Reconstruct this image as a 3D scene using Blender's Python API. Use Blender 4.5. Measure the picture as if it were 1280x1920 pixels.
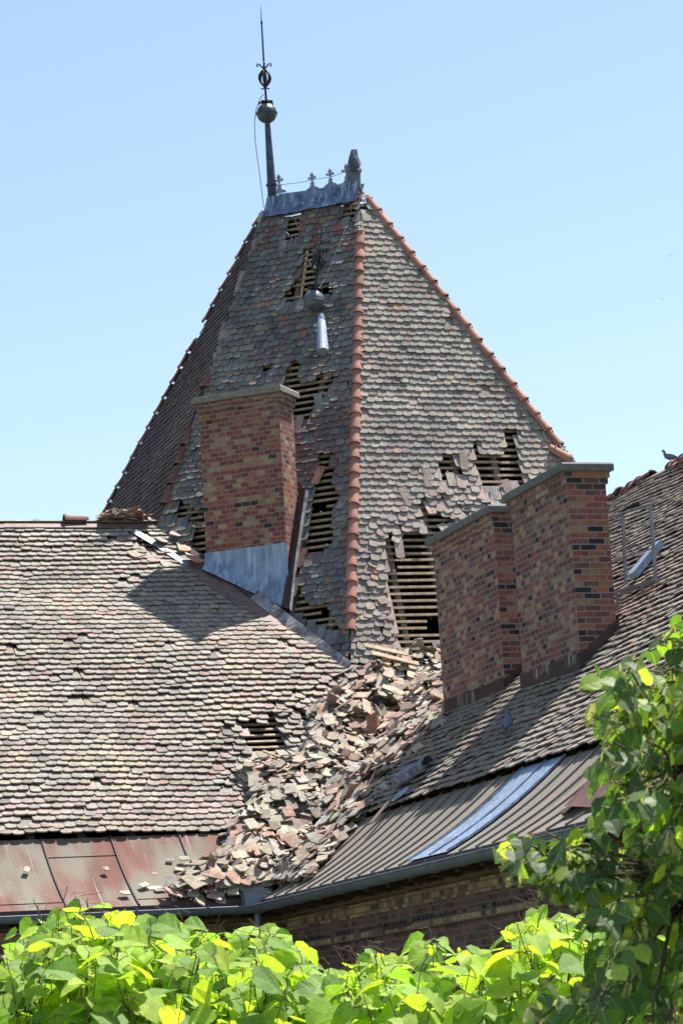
import bpy, math, random
import numpy as np
from math import sin, cos, tan, pi, radians, degrees, atan2, sqrt
from mathutils import Vector, Matrix, noise
R = random.Random(7)
for o in list(bpy.data.objects): bpy.data.objects.remove(o)
scene = bpy.context.scene
# ------------------------------------------------------------------ camera, sky, sun, exposure
CAMZ = 4.5
F = 5460.0; PIT = radians(10.5); ROLL = radians(3.4)
CAM = np.array([0, 0, CAMZ])
FW = np.array([0, cos(PIT), sin(PIT)]); rt0 = np.array([1., 0, 0]); up0 = np.cross(rt0, FW)
RT = rt0*cos(ROLL)-up0*sin(ROLL); UP = up0*cos(ROLL)+rt0*sin(ROLL)
cd = bpy.data.cameras.new('camera'); cam = bpy.data.objects.new('camera', cd); scene.collection.objects.link(cam)
M = Matrix(((RT[0], UP[0], -FW[0], 0), (RT[1], UP[1], -FW[1], 0), (RT[2], UP[2], -FW[2], CAMZ), (0, 0, 0, 1)))
cam.matrix_world = M
cd.sensor_fit = 'HORIZONTAL'; cd.sensor_width = 24; cd.lens = 24*F/1280
cd.clip_start = 0.5; cd.clip_end = 5000
cd.dof.use_dof = True; cd.dof.focus_distance = 50; cd.dof.aperture_fstop = 11
scene.camera = cam
SUN_EL, SUN_AZ = 65.8, 50.0
w = bpy.data.worlds.new('World'); scene.world = w; w.use_nodes = True
nt = w.node_tree; bgn = nt.nodes['Background']; sky = nt.nodes.new('ShaderNodeTexSky'); sky.sky_type = 'NISHITA'
sky.sun_disc = False; sky.sun_elevation = radians(SUN_EL); sky.sun_rotation = radians(SUN_AZ)
sky.air_density = 1.0; sky.dust_density = 0.8; sky.ozone_density = 0.0; sky.altitude = 100
nt.links.new(sky.outputs[0], bgn.inputs[0]); bgn.inputs[1].default_value = 0.093
sd = bpy.data.lights.new('sun', 'SUN'); sd.energy = 5.0; sd.angle = radians(0.5); sd.color = (1, .96, .9)
so = bpy.data.objects.new('sun', sd); scene.collection.objects.link(so)
sv = Vector((sin(radians(SUN_AZ))*cos(radians(SUN_EL)), cos(radians(SUN_AZ))*cos(radians(SUN_EL)), sin(radians(SUN_EL))))
so.rotation_euler = sv.to_track_quat('Z', 'Y').to_euler(); so.location = (20, 20, 60)
scene.view_settings.view_transform = 'Standard'; scene.view_settings.look = 'None'
scene.view_settings.exposure = 1.15; scene.view_settings.gamma = 1
scene.render.engine = 'CYCLES'
# ------------------------------------------------------------------ geometry of the place
def ray(x, y): return FW+RT*(x-640)/F+UP*(960-y)/F
def proj(P):
    d = np.asarray(P, float)-CAM; z = d@FW
    return 640+F*(d@RT)/z, 960-F*(d@UP)/z
def projN(P):
    d = np.asarray(P, float)-CAM; z = d@FW
    return 640+F*(d@RT)/z, 960-F*(d@UP)/z
def hit(x, y, p, n):
    d = ray(x, y); return CAM+d*(((p-CAM)@n)/(d@n))
def at(x, y, D): # point at depth D along y axis
    d = ray(x, y); return CAM+d*(D/d[1])
def az(a): a = radians(a); return np.array([sin(a), cos(a), 0.])
def unit(v): v = np.asarray(v, float); return v/np.linalg.norm(v)
Z = np.array([0, 0, 1.])
D1 = az(72); D2 = az(162)          # wing 1 runs along D1, wing 2 along D2
CORNER = at(485, 1690, 47.0)       # inner corner of the eaves
SR, SH, PH = 1.81, 1.25, 40.5      # metal apron run and rise, tile pitch
SL = CORNER+Z*SH-az(162)*SR; SW = CORNER+Z*SH-az(252)*SR
nL = az(162)*sin(radians(PH))+Z*cos(radians(PH)); nW = az(252)*sin(radians(PH))+Z*cos(radians(PH))
vL = unit(Z-nL*nL[2]); vW = unit(Z-nW*nW[2])
def zL(P): return SL[2]-((P[...,0]-SL[0])*nL[0]+(P[...,1]-SL[1])*nL[1])/nL[2]
def zW(P): return SW[2]-((P[...,0]-SW[0])*nW[0]+(P[...,1]-SW[1])*nW[1])/nW[2]
RIDGE_L = hit(150, 992, SL, nL); RIDGE_W = hit(1200, 916, SW, nW)
# tower
EA = 113.0; E1 = az(EA)
J1 = hit(300, 1000, SL, nL); J2 = hit(640, 1262, SL, nL)
nF = unit(np.cross(J2-J1, E1)); nF = nF*np.sign(nF[2])
A = hit(502, 392, J1, nF); B = hit(676, 364, J1, nF); B = A+E1*((B-A)@E1)
P2 = hit(305, 965, J1, nF); P3 = hit(655, 1240, J1, nF)
nT = unit(np.cross(P3-B, D1)); nT = nT*np.sign(nT[2])
P4 = hit(1095, 900, B, nT)
nS = unit(np.cross(P2-A, D2)); nS = nS*np.sign(nS[2])
P1 = hit(190, 985, A, nS)
ZB = 7.0+CAMZ
def down(a, p, z=ZB): return a+(p-a)*((z-a[2])/(p[2]-a[2]))
Q1, Q2, Q3, Q4 = down(A, P1), down(A, P2), down(B, P3), down(B, P4)
Q5 = np.array([7.0, 66.5, ZB]); Q6 = np.array([-2.0, 70.0, ZB])
FACES = {'front': [Q2, Q3, B, A], 'right': [Q3, Q4, B], 'left': [Q1, Q2, A], 'back_right': [Q4, Q5, B], 'back': [Q5, Q6, A], 'back_top': [Q5, A, B], 'back_left': [Q6, Q1, A]}
TC = np.array([0, 60, 10.+CAMZ])
TPL = []
TN = {}
for fk, f in FACES.items():
    n = unit(np.cross(f[1]-f[0], f[2]-f[0])); n = n if (TC-f[0])@n < 0 else -n; TPL.append((f[0], n)); TN[fk] = n
def in_tower(P, m=0.0): return all((P-p)@n < -m for p, n in TPL)
# ------------------------------------------------------------------ helpers
def link(o, parent=None):
    scene.collection.objects.link(o)
    if parent is not None: o.parent = parent
    return o
def tag(o, label=None, cat=None, group=None, kind=None):
    if cat and not kind: kind = 'thing'
    if label: o['label'] = label
    if cat: o['category'] = cat
    if group: o['group'] = group
    if kind: o['kind'] = kind
    return o
def empty(name, loc=(0, 0, 0), **k):
    o = bpy.data.objects.new(name, None); o.empty_display_size = .2; o.location = loc; link(o)
    bpy.context.view_layer.update(); return tag(o, **k)
class MB:
    def __init__(s): s.v = []; s.f = []; s.c = []; s.uv = []; s.hasuv = False; s.m = []
    def add(s, vs, fs, col=None, uvs=None, mi=0):
        b = len(s.v); s.v.extend([tuple(map(float, p)) for p in vs])
        for i, f in enumerate(fs):
            s.f.append(tuple(b+k for k in f)); s.c.append(col); s.m.append(mi)
            if uvs is not None: s.uv.append(uvs[i]); s.hasuv = True
            else: s.uv.append(None)
    def box(s, o, ax, ay, az_, col=None, mi=0): # o centre, half vectors
        o = np.asarray(o); vs = [o+sx*ax+sy*ay+sz*az_ for sz in (-1, 1) for sy in (-1, 1) for sx in (-1, 1)]
        s.add(vs, [(0, 2, 3, 1), (4, 5, 7, 6), (0, 1, 5, 4), (2, 6, 7, 3), (0, 4, 6, 2), (1, 3, 7, 5)], col, mi=mi)
    def bar(s, p, q, wd, h, up=Z, col=None, mi=0):
        p = np.asarray(p, float); q = np.asarray(q, float); d = unit(q-p); x = unit(np.cross(d, up)); y = np.cross(x, d)
        s.box((p+q)/2, (q-p)/2, x*wd/2, y*h/2, col, mi)
    def tube(s, pts, rad, n=8, col=None, cap=True, mi=0):
        pts = [np.asarray(p, float) for p in pts]
        if not hasattr(rad, '__len__'): rad = [rad]*len(pts)
        b = len(s.v); prev = None; vs = []
        for i, p in enumerate(pts):
            d = unit(pts[min(i+1, len(pts)-1)]-pts[max(i-1, 0)]+1e-9)
            if prev is None: x = unit(np.cross(d, Z if abs(d[2]) < .9 else np.array([1., 0, 0])))
            else: x = unit(prev-d*(prev@d))
            prev = x; y = np.cross(d, x)
            for k in range(n):
                a = 2*pi*k/n; vs.append(p+rad[i]*(cos(a)*x+sin(a)*y))
        fs = [(i*n+k, i*n+(k+1) % n, (i+1)*n+(k+1) % n, (i+1)*n+k) for i in range(len(pts)-1) for k in range(n)]
        if cap: fs += [tuple(range(n))[::-1], tuple((len(pts)-1)*n+k for k in range(n))]
        s.add(vs, fs, col, mi=mi)
    def build(s, name, mats, parent=None, smooth=False, angle=None):
        me = bpy.data.meshes.new(name); me.from_pydata(s.v, [], s.f)
        if not isinstance(mats, (list, tuple)): mats = [mats]
        for m in mats: me.materials.append(m)
        if len(mats) > 1: me.polygons.foreach_set('material_index', s.m)
        if any(c is not None for c in s.c):
            at_ = me.attributes.new('tint', 'FLOAT_COLOR', 'FACE')
            arr = np.ones((len(s.f), 4), np.float32)
            for i, c in enumerate(s.c):
                if c is not None: arr[i, :3] = c
            at_.data.foreach_set('color', arr.ravel())
        if s.hasuv:
            ul = me.uv_layers.new(name='UVMap'); k = 0
            for f, u in zip(s.f, s.uv):
                for j in range(len(f)):
                    ul.data[k].uv = u[j] if u is not None else (0, 0); k += 1
        if smooth: me.polygons.foreach_set('use_smooth', [True]*len(me.polygons))
        if smooth and angle: me.set_sharp_from_angle(angle=radians(angle))
        me.update(); o = bpy.data.objects.new(name, me); link(o, parent)
        if parent is not None: o.matrix_parent_inverse = Matrix.Translation(-Vector(world_loc(parent)))
        return o
def world_loc(o):
    l = Vector(o.location)
    if o.type == 'EMPTY': return l
    return Vector((0, 0, 0))
# ------------------------------------------------------------------ materials
def nodes(name):
    m = bpy.data.materials.new(name); m.use_nodes = True; t = m.node_tree; return m, t, t.nodes['Principled BSDF']
def N(t, typ, **k):
    n = t.nodes.new(typ)
    for a, b in k.items():
        if a.startswith('i_'): n.inputs[int(a[2:])].default_value = b
        else: setattr(n, a, b)
    return n
def L(t, a, b): t.links.new(a, b)
def noise_n(t, scale, detail=4, rough=.6, vec=None):
    n = N(t, 'ShaderNodeTexNoise'); n.inputs['Scale'].default_value = scale; n.inputs['Detail'].default_value = detail; n.inputs['Roughness'].default_value = rough
    if vec is None:
        g = N(t, 'ShaderNodeNewGeometry'); vec = g.outputs['Position']
    L(t, vec, n.inputs['Vector']); return n
def ramp(t, fac, stops, const=False):
    r = N(t, 'ShaderNodeValToRGB'); cr = r.color_ramp
    if const: cr.interpolation = 'CONSTANT'
    while len(cr.elements) < len(stops): cr.elements.new(0.5)
    for e, (p, c) in zip(cr.elements, stops): e.position = p; e.color = (*c, 1) if len(c) == 3 else c
    L(t, fac, r.inputs[0]); return r
def mix(t, fac, a, b, mode='MIX'):
    n = N(t, 'ShaderNodeMix', data_type='RGBA', blend_type=mode)
    for s, v in ((n.inputs[0], fac), (n.inputs[6], a), (n.inputs[7], b)):
        if isinstance(v, (int, float)): s.default_value = v
        elif isinstance(v, tuple): s.default_value = (*v, 1)
        else: L(t, v, s)
    return n.outputs[2]
def bump(t, h, bs, strength=.4, dist=.01):
    b = N(t, 'ShaderNodeBump'); b.inputs['Strength'].default_value = strength; b.inputs['Distance'].default_value = dist
    L(t, h, b.inputs['Height']); L(t, b.outputs[0], bs.inputs['Normal'])
def m_tile(name, lichen=.5, lc=(.36, .35, .31)):
    m, t, b = nodes(name); at_ = N(t, 'ShaderNodeAttribute', attribute_name='tint')
    n1 = noise_n(t, 14, 6, .7); n2 = noise_n(t, 70, 3, .6)
    r1 = ramp(t, n1.outputs[0], [(.28, (.55,)*3), (.72, (1.4,)*3)])
    c = mix(t, 1.0, at_.outputs[0], r1.outputs[0], 'MULTIPLY')
    n0 = noise_n(t, .8, 4, .6); c = mix(t, 1.0, c, ramp(t, n0.outputs[0], [(.3, (.74, .75, .76)), (.5, (1,)*3), (.7, (1.2, 1.17, 1.1))]).outputs[0], 'MULTIPLY')
    g5 = N(t, 'ShaderNodeNewGeometry'); mp5 = N(t, 'ShaderNodeMapping'); mp5.inputs['Scale'].default_value = (3.5, 3.5, .45); L(t, g5.outputs['Position'], mp5.inputs[0])
    c = mix(t, 1.0, c, ramp(t, noise_n(t, 1.0, 4, .6, mp5.outputs[0]).outputs[0], [(.34, (.72, .70, .68)), (.5, (1,)*3)]).outputs[0], 'MULTIPLY')
    l = ramp(t, n2.outputs[0], [(.50, (0,)*3), (.68, (lichen,)*3)])
    c = mix(t, l.outputs[0], c, lc)
    d = ramp(t, noise_n(t, 38, 4, .7).outputs[0], [(.55, (0,)*3), (.68, (.65,)*3)])
    c = mix(t, d.outputs[0], c, (.07, .06, .05))
    L(t, c, b.inputs['Base Color']); b.inputs['Roughness'].default_value = .92; b.inputs['Specular IOR Level'].default_value = .25
    bump(t, n2.outputs[0], b, .5, .008); return m
def m_simple(name, col, rough=.8, var=.35, scale=6, metal=0, c2=None, bs=.25, streak=None, objrand=0):
    m, t, b = nodes(name); n1 = noise_n(t, scale, 6, .65)
    c2 = c2 or tuple(x*(1-var) for x in col)
    r = ramp(t, n1.outputs[0], [(.35, c2), (.65, col)]); c = r.outputs[0]
    if streak:
        g = N(t, 'ShaderNodeNewGeometry'); mp = N(t, 'ShaderNodeMapping'); mp.inputs['Scale'].default_value = (9, 9, .6); L(t, g.outputs['Position'], mp.inputs[0])
        s = noise_n(t, 1.5, 4, .6, mp.outputs[0]); rr = ramp(t, s.outputs[0], [(.5, (0,)*3), (.66, (.8,)*3)]); c = mix(t, rr.outputs[0], c, streak)
    if objrand:
        oi = N(t, 'ShaderNodeObjectInfo'); r2 = ramp(t, oi.outputs['Random'], [(0, (1-objrand,)*3), (1, (1+objrand,)*3)]); c = mix(t, 1.0, c, r2.outputs[0], 'MULTIPLY')
    L(t, c, b.inputs['Base Color']); b.inputs['Roughness'].default_value = rough; b.inputs['Metallic'].default_value = metal
    bump(t, noise_n(t, scale*6, 4).outputs[0], b, bs, .01); return m
def m_brick(name, bw, bh, pal, mortar=(.22, .19, .165), ms=.009, bands=None, dark=.0, soot=None):
    m, t, b = nodes(name); uv = N(t, 'ShaderNodeUVMap', uv_map='UVMap')
    nz = noise_n(t, 9, 3, .6, uv.outputs[0]); va = N(t, 'ShaderNodeVectorMath', operation='MULTIPLY_ADD'); L(t, nz.outputs['Color'], va.inputs[0]); va.inputs[1].default_value = (.012, .012, 0); L(t, uv.outputs[0], va.inputs[2])
    br = N(t, 'ShaderNodeTexBrick'); L(t, va.outputs[0], br.inputs['Vector'])
    br.inputs['Color1'].default_value = (0, 0, 0, 1); br.inputs['Color2'].default_value = (1, 1, 1, 1); br.inputs['Scale'].default_value = 1
    br.offset = .5; br.offset_frequency = 2; br.inputs['Mortar Size'].default_value = ms; br.inputs['Mortar Smooth'].default_value = .15; br.inputs['Brick Width'].default_value = bw; br.inputs['Row Height'].default_value = bh
    sx = N(t, 'ShaderNodeSeparateXYZ'); L(t, va.outputs[0], sx.inputs[0])
    def mth(op, a, b=None):
        q = N(t, 'ShaderNodeMath', operation=op)
        for i_, v_ in enumerate((a, b)):
            if v_ is None: continue
            if isinstance(v_, (int, float)): q.inputs[i_].default_value = v_
            else: L(t, v_, q.inputs[i_])
        return q.outputs[0]
    row = mth('FLOOR', mth('DIVIDE', sx.outputs[1], bh)); odd = mth('MULTIPLY', mth('FLOORED_MODULO', mth('ADD', row, 1.0), 2.0), bw*.5)
    colm = mth('FLOOR', mth('DIVIDE', mth('ADD', sx.outputs[0], odd), bw))
    wn_ = N(t, 'ShaderNodeTexWhiteNoise', noise_dimensions='2D'); cb = N(t, 'ShaderNodeCombineXYZ'); L(t, colm, cb.inputs[0]); L(t, row, cb.inputs[1]); L(t, cb.outputs[0], wn_.inputs['Vector'])
    RV = wn_.outputs['Value']
    c = ramp(t, RV, pal, True).outputs[0]
    if bands:
        sp = N(t, 'ShaderNodeSeparateXYZ'); L(t, uv.outputs[0], sp.inputs[0])
        mr = N(t, 'ShaderNodeMapRange'); mr.inputs[1].default_value = bands[0]; mr.inputs[2].default_value = bands[1]; L(t, sp.outputs[1], mr.inputs[0])
        sel = ramp(t, mr.outputs[0], bands[2], True)
        c2 = ramp(t, RV, bands[3], True).outputs[0]; c3 = ramp(t, RV, bands[4], True).outputs[0]
        ss = N(t, 'ShaderNodeSeparateColor'); L(t, sel.outputs[0], ss.inputs[0])
        c = mix(t, ss.outputs[0], c, c2); c = mix(t, ss.outputs[1], c, c3)
    n1 = noise_n(t, 25, 5, .7); r1 = ramp(t, n1.outputs[0], [(.3, (.6,)*3), (.7, (1.25,)*3)]); c = mix(t, 1.0, c, r1.outputs[0], 'MULTIPLY')
    n3 = noise_n(t, 1.6, 4, .6)
    r3 = ramp(t, n3.outputs[0], [(.3, (.62, .60, .60)), (.5, (.95,)*3), (.7, (1.15, 1.1, 1.05))]); c = mix(t, 1.0, c, r3.outputs[0], 'MULTIPLY')
    if soot:
        sp = N(t, 'ShaderNodeSeparateXYZ'); g = N(t, 'ShaderNodeNewGeometry'); L(t, g.outputs['Position'], sp.inputs[0])
        mr = N(t, 'ShaderNodeMapRange'); mr.inputs[1].default_value = soot[0]; mr.inputs[2].default_value = soot[1]; L(t, sp.outputs[2], mr.inputs[0])
        mm = N(t, 'ShaderNodeMath', operation='MULTIPLY'); L(t, mr.outputs[0], mm.inputs[0]); L(t, n1.outputs[0], mm.inputs[1]); c = mix(t, mm.outputs[0], c, (.09, .07, .055))
    c = mix(t, br.outputs['Fac'], c, mortar)
    L(t, c, b.inputs['Base Color']); b.inputs['Roughness'].default_value = .88; b.inputs['Specular IOR Level'].default_value = .2
    iv = N(t, 'ShaderNodeMath', operation='MULTIPLY_ADD'); L(t, br.outputs['Fac'], iv.inputs[0]); iv.inputs[1].default_value = -1.0; L(t, n1.outputs[0], iv.inputs[2])
    bump(t, iv.outputs[0], b, .6, .012); return m
PAL = [(0, (0.050, 0.039, 0.043)), (.04, (0.251, 0.073, 0.057)), (.14, (0.335, 0.188, 0.104)), (.2, (0.284, 0.103, 0.067)), (.32, (0.201, 0.073, 0.067)), (.40, (0.352, 0.257, 0.152)), (.48, (0.302, 0.128, 0.076)), (.6, (0.234, 0.068, 0.057)), (.7, (0.335, 0.162, 0.095)), (.8, (0.251, 0.094, 0.076)), (.88, (0.360, 0.265, 0.162)), (.95, (0.167, 0.068, 0.067))]
PALD = [(0, (0.048, 0.036, 0.044)), (.05, (0.228, 0.081, 0.068)), (.14, (0.342, 0.216, 0.126)), (.2, (0.285, 0.117, 0.087)), (.30, (0.171, 0.077, 0.078)), (.38, (0.380, 0.261, 0.155)), (.45, (0.247, 0.090, 0.078)), (.55, (0.190, 0.117, 0.107)), (.62, (0.304, 0.135, 0.097)), (.7, (0.123, 0.068, 0.068)), (.76, (0.351, 0.225, 0.136)), (.84, (0.237, 0.099, 0.087)), (.93, (0.361, 0.252, 0.165))]
PALR = [(0, (0.038, 0.033, 0.040)), (.10, (0.246, 0.081, 0.060)), (.25, (0.306, 0.123, 0.075)), (.4, (0.170, 0.081, 0.070)), (.5, (0.281, 0.190, 0.115)), (.58, (0.221, 0.095, 0.070)), (.72, (0.145, 0.071, 0.065)), (.8, (0.297, 0.133, 0.080)), (.93, (0.093, 0.057, 0.055))]
PALW = [(0, (.10, .055, .05)), (.25, (.17, .085, .075)), (.6, (.21, .11, .09)), (.85, (.13, .08, .075))]
PALY = [(0, (.33, .24, .13)), (.3, (.40, .30, .16)), (.55, (.26, .17, .10)), (.72, (.12, .08, .07)), (.85, (.19, .10, .085))]
PALK = [(0, (.05, .045, .045)), (.5, (.09, .06, .055)), (.85, (.2, .13, .09))]
MT = {
 'tile': m_tile('weathered roof tile', .55), 'tileb': m_tile('dark brown tile', .15, (.16, .15, .14)), 'tiled': m_tile('dark roof tile', .35, (.22, .225, .20)), 'rub': m_tile('broken tile', .25, (.36, .32, .27)),  # tileb: browner tile with little lichen for the tower's left slope
 'wood': m_simple('lath wood', (.40, .30, .19), .85, .5, 9), 'rafter': m_simple('rafter wood', (.20, .15, .11), .9, .4, 6),
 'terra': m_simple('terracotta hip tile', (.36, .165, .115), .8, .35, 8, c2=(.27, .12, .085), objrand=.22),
 'terrad': m_simple('old and shade-dark hip tile', (.22, .095, .07), .85, .35, 8, c2=(.13, .06, .05), objrand=.2),  # darker terra: shade of the left hips put into the colour; old ridge tiles too
 'mortar': m_simple('old mortar', (.36, .34, .30), .95, .4, 14, bs=.8),
 'lead': m_simple('blue grey lead sheet', (.20, .25, .34), .42, .5, 5, .5, c2=(.06, .08, .13), streak=(.45, .50, .57)),
 'iron': m_simple('black iron', (.035, .035, .04), .5, .4, 10, .6),
 'ball': m_simple('tarnished ball metal', (.10, .11, .13), .45, .6, 7, .5, c2=(.03, .035, .045)),
 'zinc': m_simple('pale zinc', (.27, .30, .345), .6, .3, 5, .5, c2=(.20, .23, .28)),
 'galv': m_simple('galvanised sheet', (.27, .34, .45), .5, .2, 2.2, .3, c2=(.15, .20, .28), bs=.5, streak=(.40, .48, .58)), 'pole': m_simple('dented zinc pole', (.26, .33, .43), .62, .2, 5, .2, c2=(.17, .22, .30), bs=1.0), 'fball': m_simple('dented grey ball', (.17, .18, .20), .55, .6, 6, .3, c2=(.05, .06, .08), bs=1.0),
 'gutter': m_simple('grey gutter', (.20, .235, .29), .5, .25, 3, .35),
 'brown': m_simple('brown painted flashing', (.065, .035, .03), .75, .4, 5, 0, c2=(.035, .022, .02)),
 'brownl': m_simple('worn brown flashing', (.19, .125, .105), .65, .3, 6, .1, c2=(.11, .07, .06)),
 'peel': m_simple('peeling flashing', (.34, .35, .37), .7, .3, 5, .1, c2=(.10, .065, .06)),
 'cap': m_simple('chimney cap concrete', (.23, .22, .185), .9, .4, 10, bs=.5), 'capd': m_simple('lichen cap stone', (.15, .155, .14), .9, .4, 10, bs=.5),
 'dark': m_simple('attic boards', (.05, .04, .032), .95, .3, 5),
 'ch1': m_brick('chimney brick warm', .175, .095, PAL, soot=(11.0+CAMZ, 13.2+CAMZ)),
 'ch2': m_brick('chimney brick mixed', .18, .093, PALD, ms=.011), 'ch2r': m_brick('chimney brick red', .27, .093, PALR, ms=.011),
 'rust': m_simple('rusty tin', (.12, .055, .045), .7, .4, 4, .2),
}
# ------------------------------------------------------------------ tiles
def inpoly(x, y, poly):
    c = False; j = len(poly)-1
    for i in range(len(poly)):
        xi, yi = poly[i]; xj, yj = poly[j]
        if (yi > y) != (yj > y) and x < (xj-xi)*(y-yi)/(yj-yi)+xi: c = not c
        j = i
    return c
ARC = [(-.5, .30), (-.44, .14), (-.27, .035), (0, 0), (.27, .035), (.44, .14), (.5, .30)]  # tail outline (u in widths, v in fractions of the width*.8)
def tile_piece(mb, O, u, v, n, wdt, ln, th, col, cut=None, mi=0, arc=.22):
    """one plain tile: O = middle of tail, u across, v towards the head"""
    pts = [(a*wdt, b*wdt*arc/.30) for a, b in ARC]+[(.5*wdt, ln), (-.5*wdt, ln)]
    if cut is not None: pts = cut(pts)
    if pts is None: return
    k = len(pts); vs = [O+u*a+v*b for a, b in pts]; vs += [p-n*th for p in vs]
    mb.add(vs, [tuple(range(k)), tuple(range(2*k-1, k-1, -1))]+[(i, k+i, k+(i+1) % k, (i+1) % k) for i in range(k)], col, mi=mi)
def vary(c, a, r): f = 1+r.uniform(-a, a); return tuple(max(.01, x*f*(1+r.uniform(-.05, .05))) for x in c)
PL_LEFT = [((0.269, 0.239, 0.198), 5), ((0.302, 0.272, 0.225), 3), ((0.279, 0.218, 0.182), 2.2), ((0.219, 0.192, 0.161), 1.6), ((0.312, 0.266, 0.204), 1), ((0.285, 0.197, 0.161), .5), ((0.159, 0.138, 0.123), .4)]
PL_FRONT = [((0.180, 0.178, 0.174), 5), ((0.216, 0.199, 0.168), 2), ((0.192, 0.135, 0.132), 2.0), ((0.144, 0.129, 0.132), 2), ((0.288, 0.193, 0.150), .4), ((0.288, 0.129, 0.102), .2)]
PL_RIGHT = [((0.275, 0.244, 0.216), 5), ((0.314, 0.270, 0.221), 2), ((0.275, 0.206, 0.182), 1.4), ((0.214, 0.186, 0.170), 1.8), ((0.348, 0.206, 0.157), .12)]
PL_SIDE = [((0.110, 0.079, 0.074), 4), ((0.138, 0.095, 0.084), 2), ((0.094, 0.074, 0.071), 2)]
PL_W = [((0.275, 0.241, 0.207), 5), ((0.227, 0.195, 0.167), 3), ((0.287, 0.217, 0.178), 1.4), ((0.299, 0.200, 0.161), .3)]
def pick(pal, r, q):
    ws = [x[1] for x in pal]; tot = sum(ws)
    a = (q+r.uniform(-.55, .55)) % 1.0*tot
    for c, w_ in pal:
        a -= w_
        if a <= 0: return c
    return pal[0][0]
def tile_field(name, parent, poly, mat, pal, keep=None, holes=(), ex=.15, wdt=.178, ln=.36, th=.016, seed=1, patch=None, jit=1.0, miss=.004, nolath=(), sag=.03, lathspan=None, rafters=True, slip=.010, lathkeep=None, disturb=None, grow=1.0, slide=.018):
    r = random.Random(seed); poly = [np.asarray(p, float) for p in poly]
    n = unit(np.cross(poly[1]-poly[0], poly[2]-poly[0])); n = n if n[2] > 0 else -n
    v = unit(Z-n*n[2]); u = unit(np.cross(v, n)); O = poly[0]
    pu = [((p-O)@u, (p-O)@v) for p in poly]
    vmin = min(p[1] for p in pu); vmax = max(p[1] for p in pu)
    def span(vv):
        xs = []
        for i in range(len(pu)):
            (a, b), (c, d) = pu[i], pu[(i+1) % len(pu)]
            if (b <= vv < d) or (d <= vv < b): xs.append(a+(c-a)*(vv-b)/(d-b))
        return (min(xs), max(xs)) if len(xs) > 1 else None
    holes = [[(sum(p[0] for p in h)/len(h)+(x-sum(p[0] for p in h)/len(h))*grow, sum(p[1] for p in h)/len(h)+(y-sum(p[1] for p in h)/len(h))*grow) for x, y in h] for h in holes]
    mb = MB(); row = 0; vv = vmin+.01
    def surf(a, b): return O+u*a+v*b+n*(sag*(noise.noise(Vector((a*.35+seed, b*.3, 0)))*1.6))
    while vv < vmax-.05:
        s = span(min(max(vv, vmin+.001), vmax-.001))
        if s:
            off = .5*wdt*(row % 2)+r.uniform(-.015, .015); k0 = int(math.floor((s[0]-off)/wdt))-1; k1 = int((s[1]-off)/wdt)+1
            wav = [r.uniform(0, 6), r.uniform(.5, 1.2)]
            for k in range(k0, k1+1):
                uc = off+k*wdt+wdt/2
                if uc < s[0]-wdt*.3 or uc > s[1]+wdt*.3: continue
                P = surf(uc, vv+ex*.5)
                if keep and not keep(P): continue
                px, py = proj(P)
                if any(inpoly(px+r.uniform(-3, 3), py+r.uniform(-2, 2), h) for h in holes): continue
                if r.random() < miss: continue
                q = .5+.9*noise.noise(Vector((uc*.45, vv*.45, seed*3.7)))
                col = pick(pal, r, q)
                if patch:
                    pc = patch(px, py, r)
                    if pc: col = pc
                col = vary(col, .11, r)
                rot = radians(r.gauss(0, 1.5)*jit); dv = r.gauss(0, slip)*jit+.008*sin(uc*wav[1]+wav[0]); lift = abs(r.gauss(0, .006))*jit
                if r.random() < slide*jit: rot += radians(r.uniform(-9, 9)); dv -= r.uniform(.02, .07)
                if disturb and inpoly(px, py, disturb) and r.random() < .55: rot += radians(r.gauss(0, 12)); dv += r.uniform(-.10, .03); lift += r.uniform(0, .03)
                uu = u*cos(rot)+v*sin(rot); v2 = v*cos(rot)-u*sin(rot)
                tl = (3.6*th+lift)/ln; v3 = unit(v2-n*tl); n3 = unit(np.cross(uu, v3)); n3 = n3 if n3@n > 0 else -n3
                base = surf(uc, vv+dv)+n*(3.6*th+lift+th)
                def cut(pts, uc=uc, vv=vv):
                    out = []
                    for a, b in pts:
                        sp = span(min(max(vv+b, vmin+.001), vmax-.001)) or s
                        out.append((min(max(a, sp[0]-uc), sp[1]-uc), b))
                    if max(p[0] for p in out)-min(p[0] for p in out) < .02: return None
                    return out
                edge = uc-wdt < s[0]+.3 or uc+wdt > s[1]-.3
                tile_piece(mb, base, uu, v3, n3, wdt*r.uniform(.955, .985), ln, th, col, cut if edge else None)
        vv += ex; row += 1
    slope = mb.build(name, mat, parent)
    # laths and rafters beneath
    lb = MB(); vv = vmin+ln-.02; 
    while vv < vmax-.03:
        s = span(vv)
        if s:
            a, b = s[0]+.02, s[1]-.02
            if lathspan: a, b = max(a, lathspan[0]), min(b, lathspan[1])
            # cut into pieces so broken or sheltered stretches can be left out
            step = .30; q = a; run = None
            while q < b-.05:
                e = min(q+step, b); P = surf((q+e)/2, vv); px, py = proj(P)
                ok = r.random() > .018 and not any(inpoly(px, py, h) for h in nolath) and (keep is None or keep(P+n*.0))
                if ok:
                    if run is None: run = [q, e]
                    else: run[1] = e
                if (not ok or e >= b-.05 or run[1]-run[0] > 2.7) and run is not None:
                    j = r.uniform(-.006, .006)
                    lb.bar(surf(run[0], vv+j)-n*.045, surf(run[1], vv+j+r.uniform(-.008, .008))-n*.045, .05, .028, n, vary((1, 1, 1), .25, r)); run = None
                q = e
        vv += ex
    lb.build('roof_laths', MT['wood'], slope)
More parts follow.
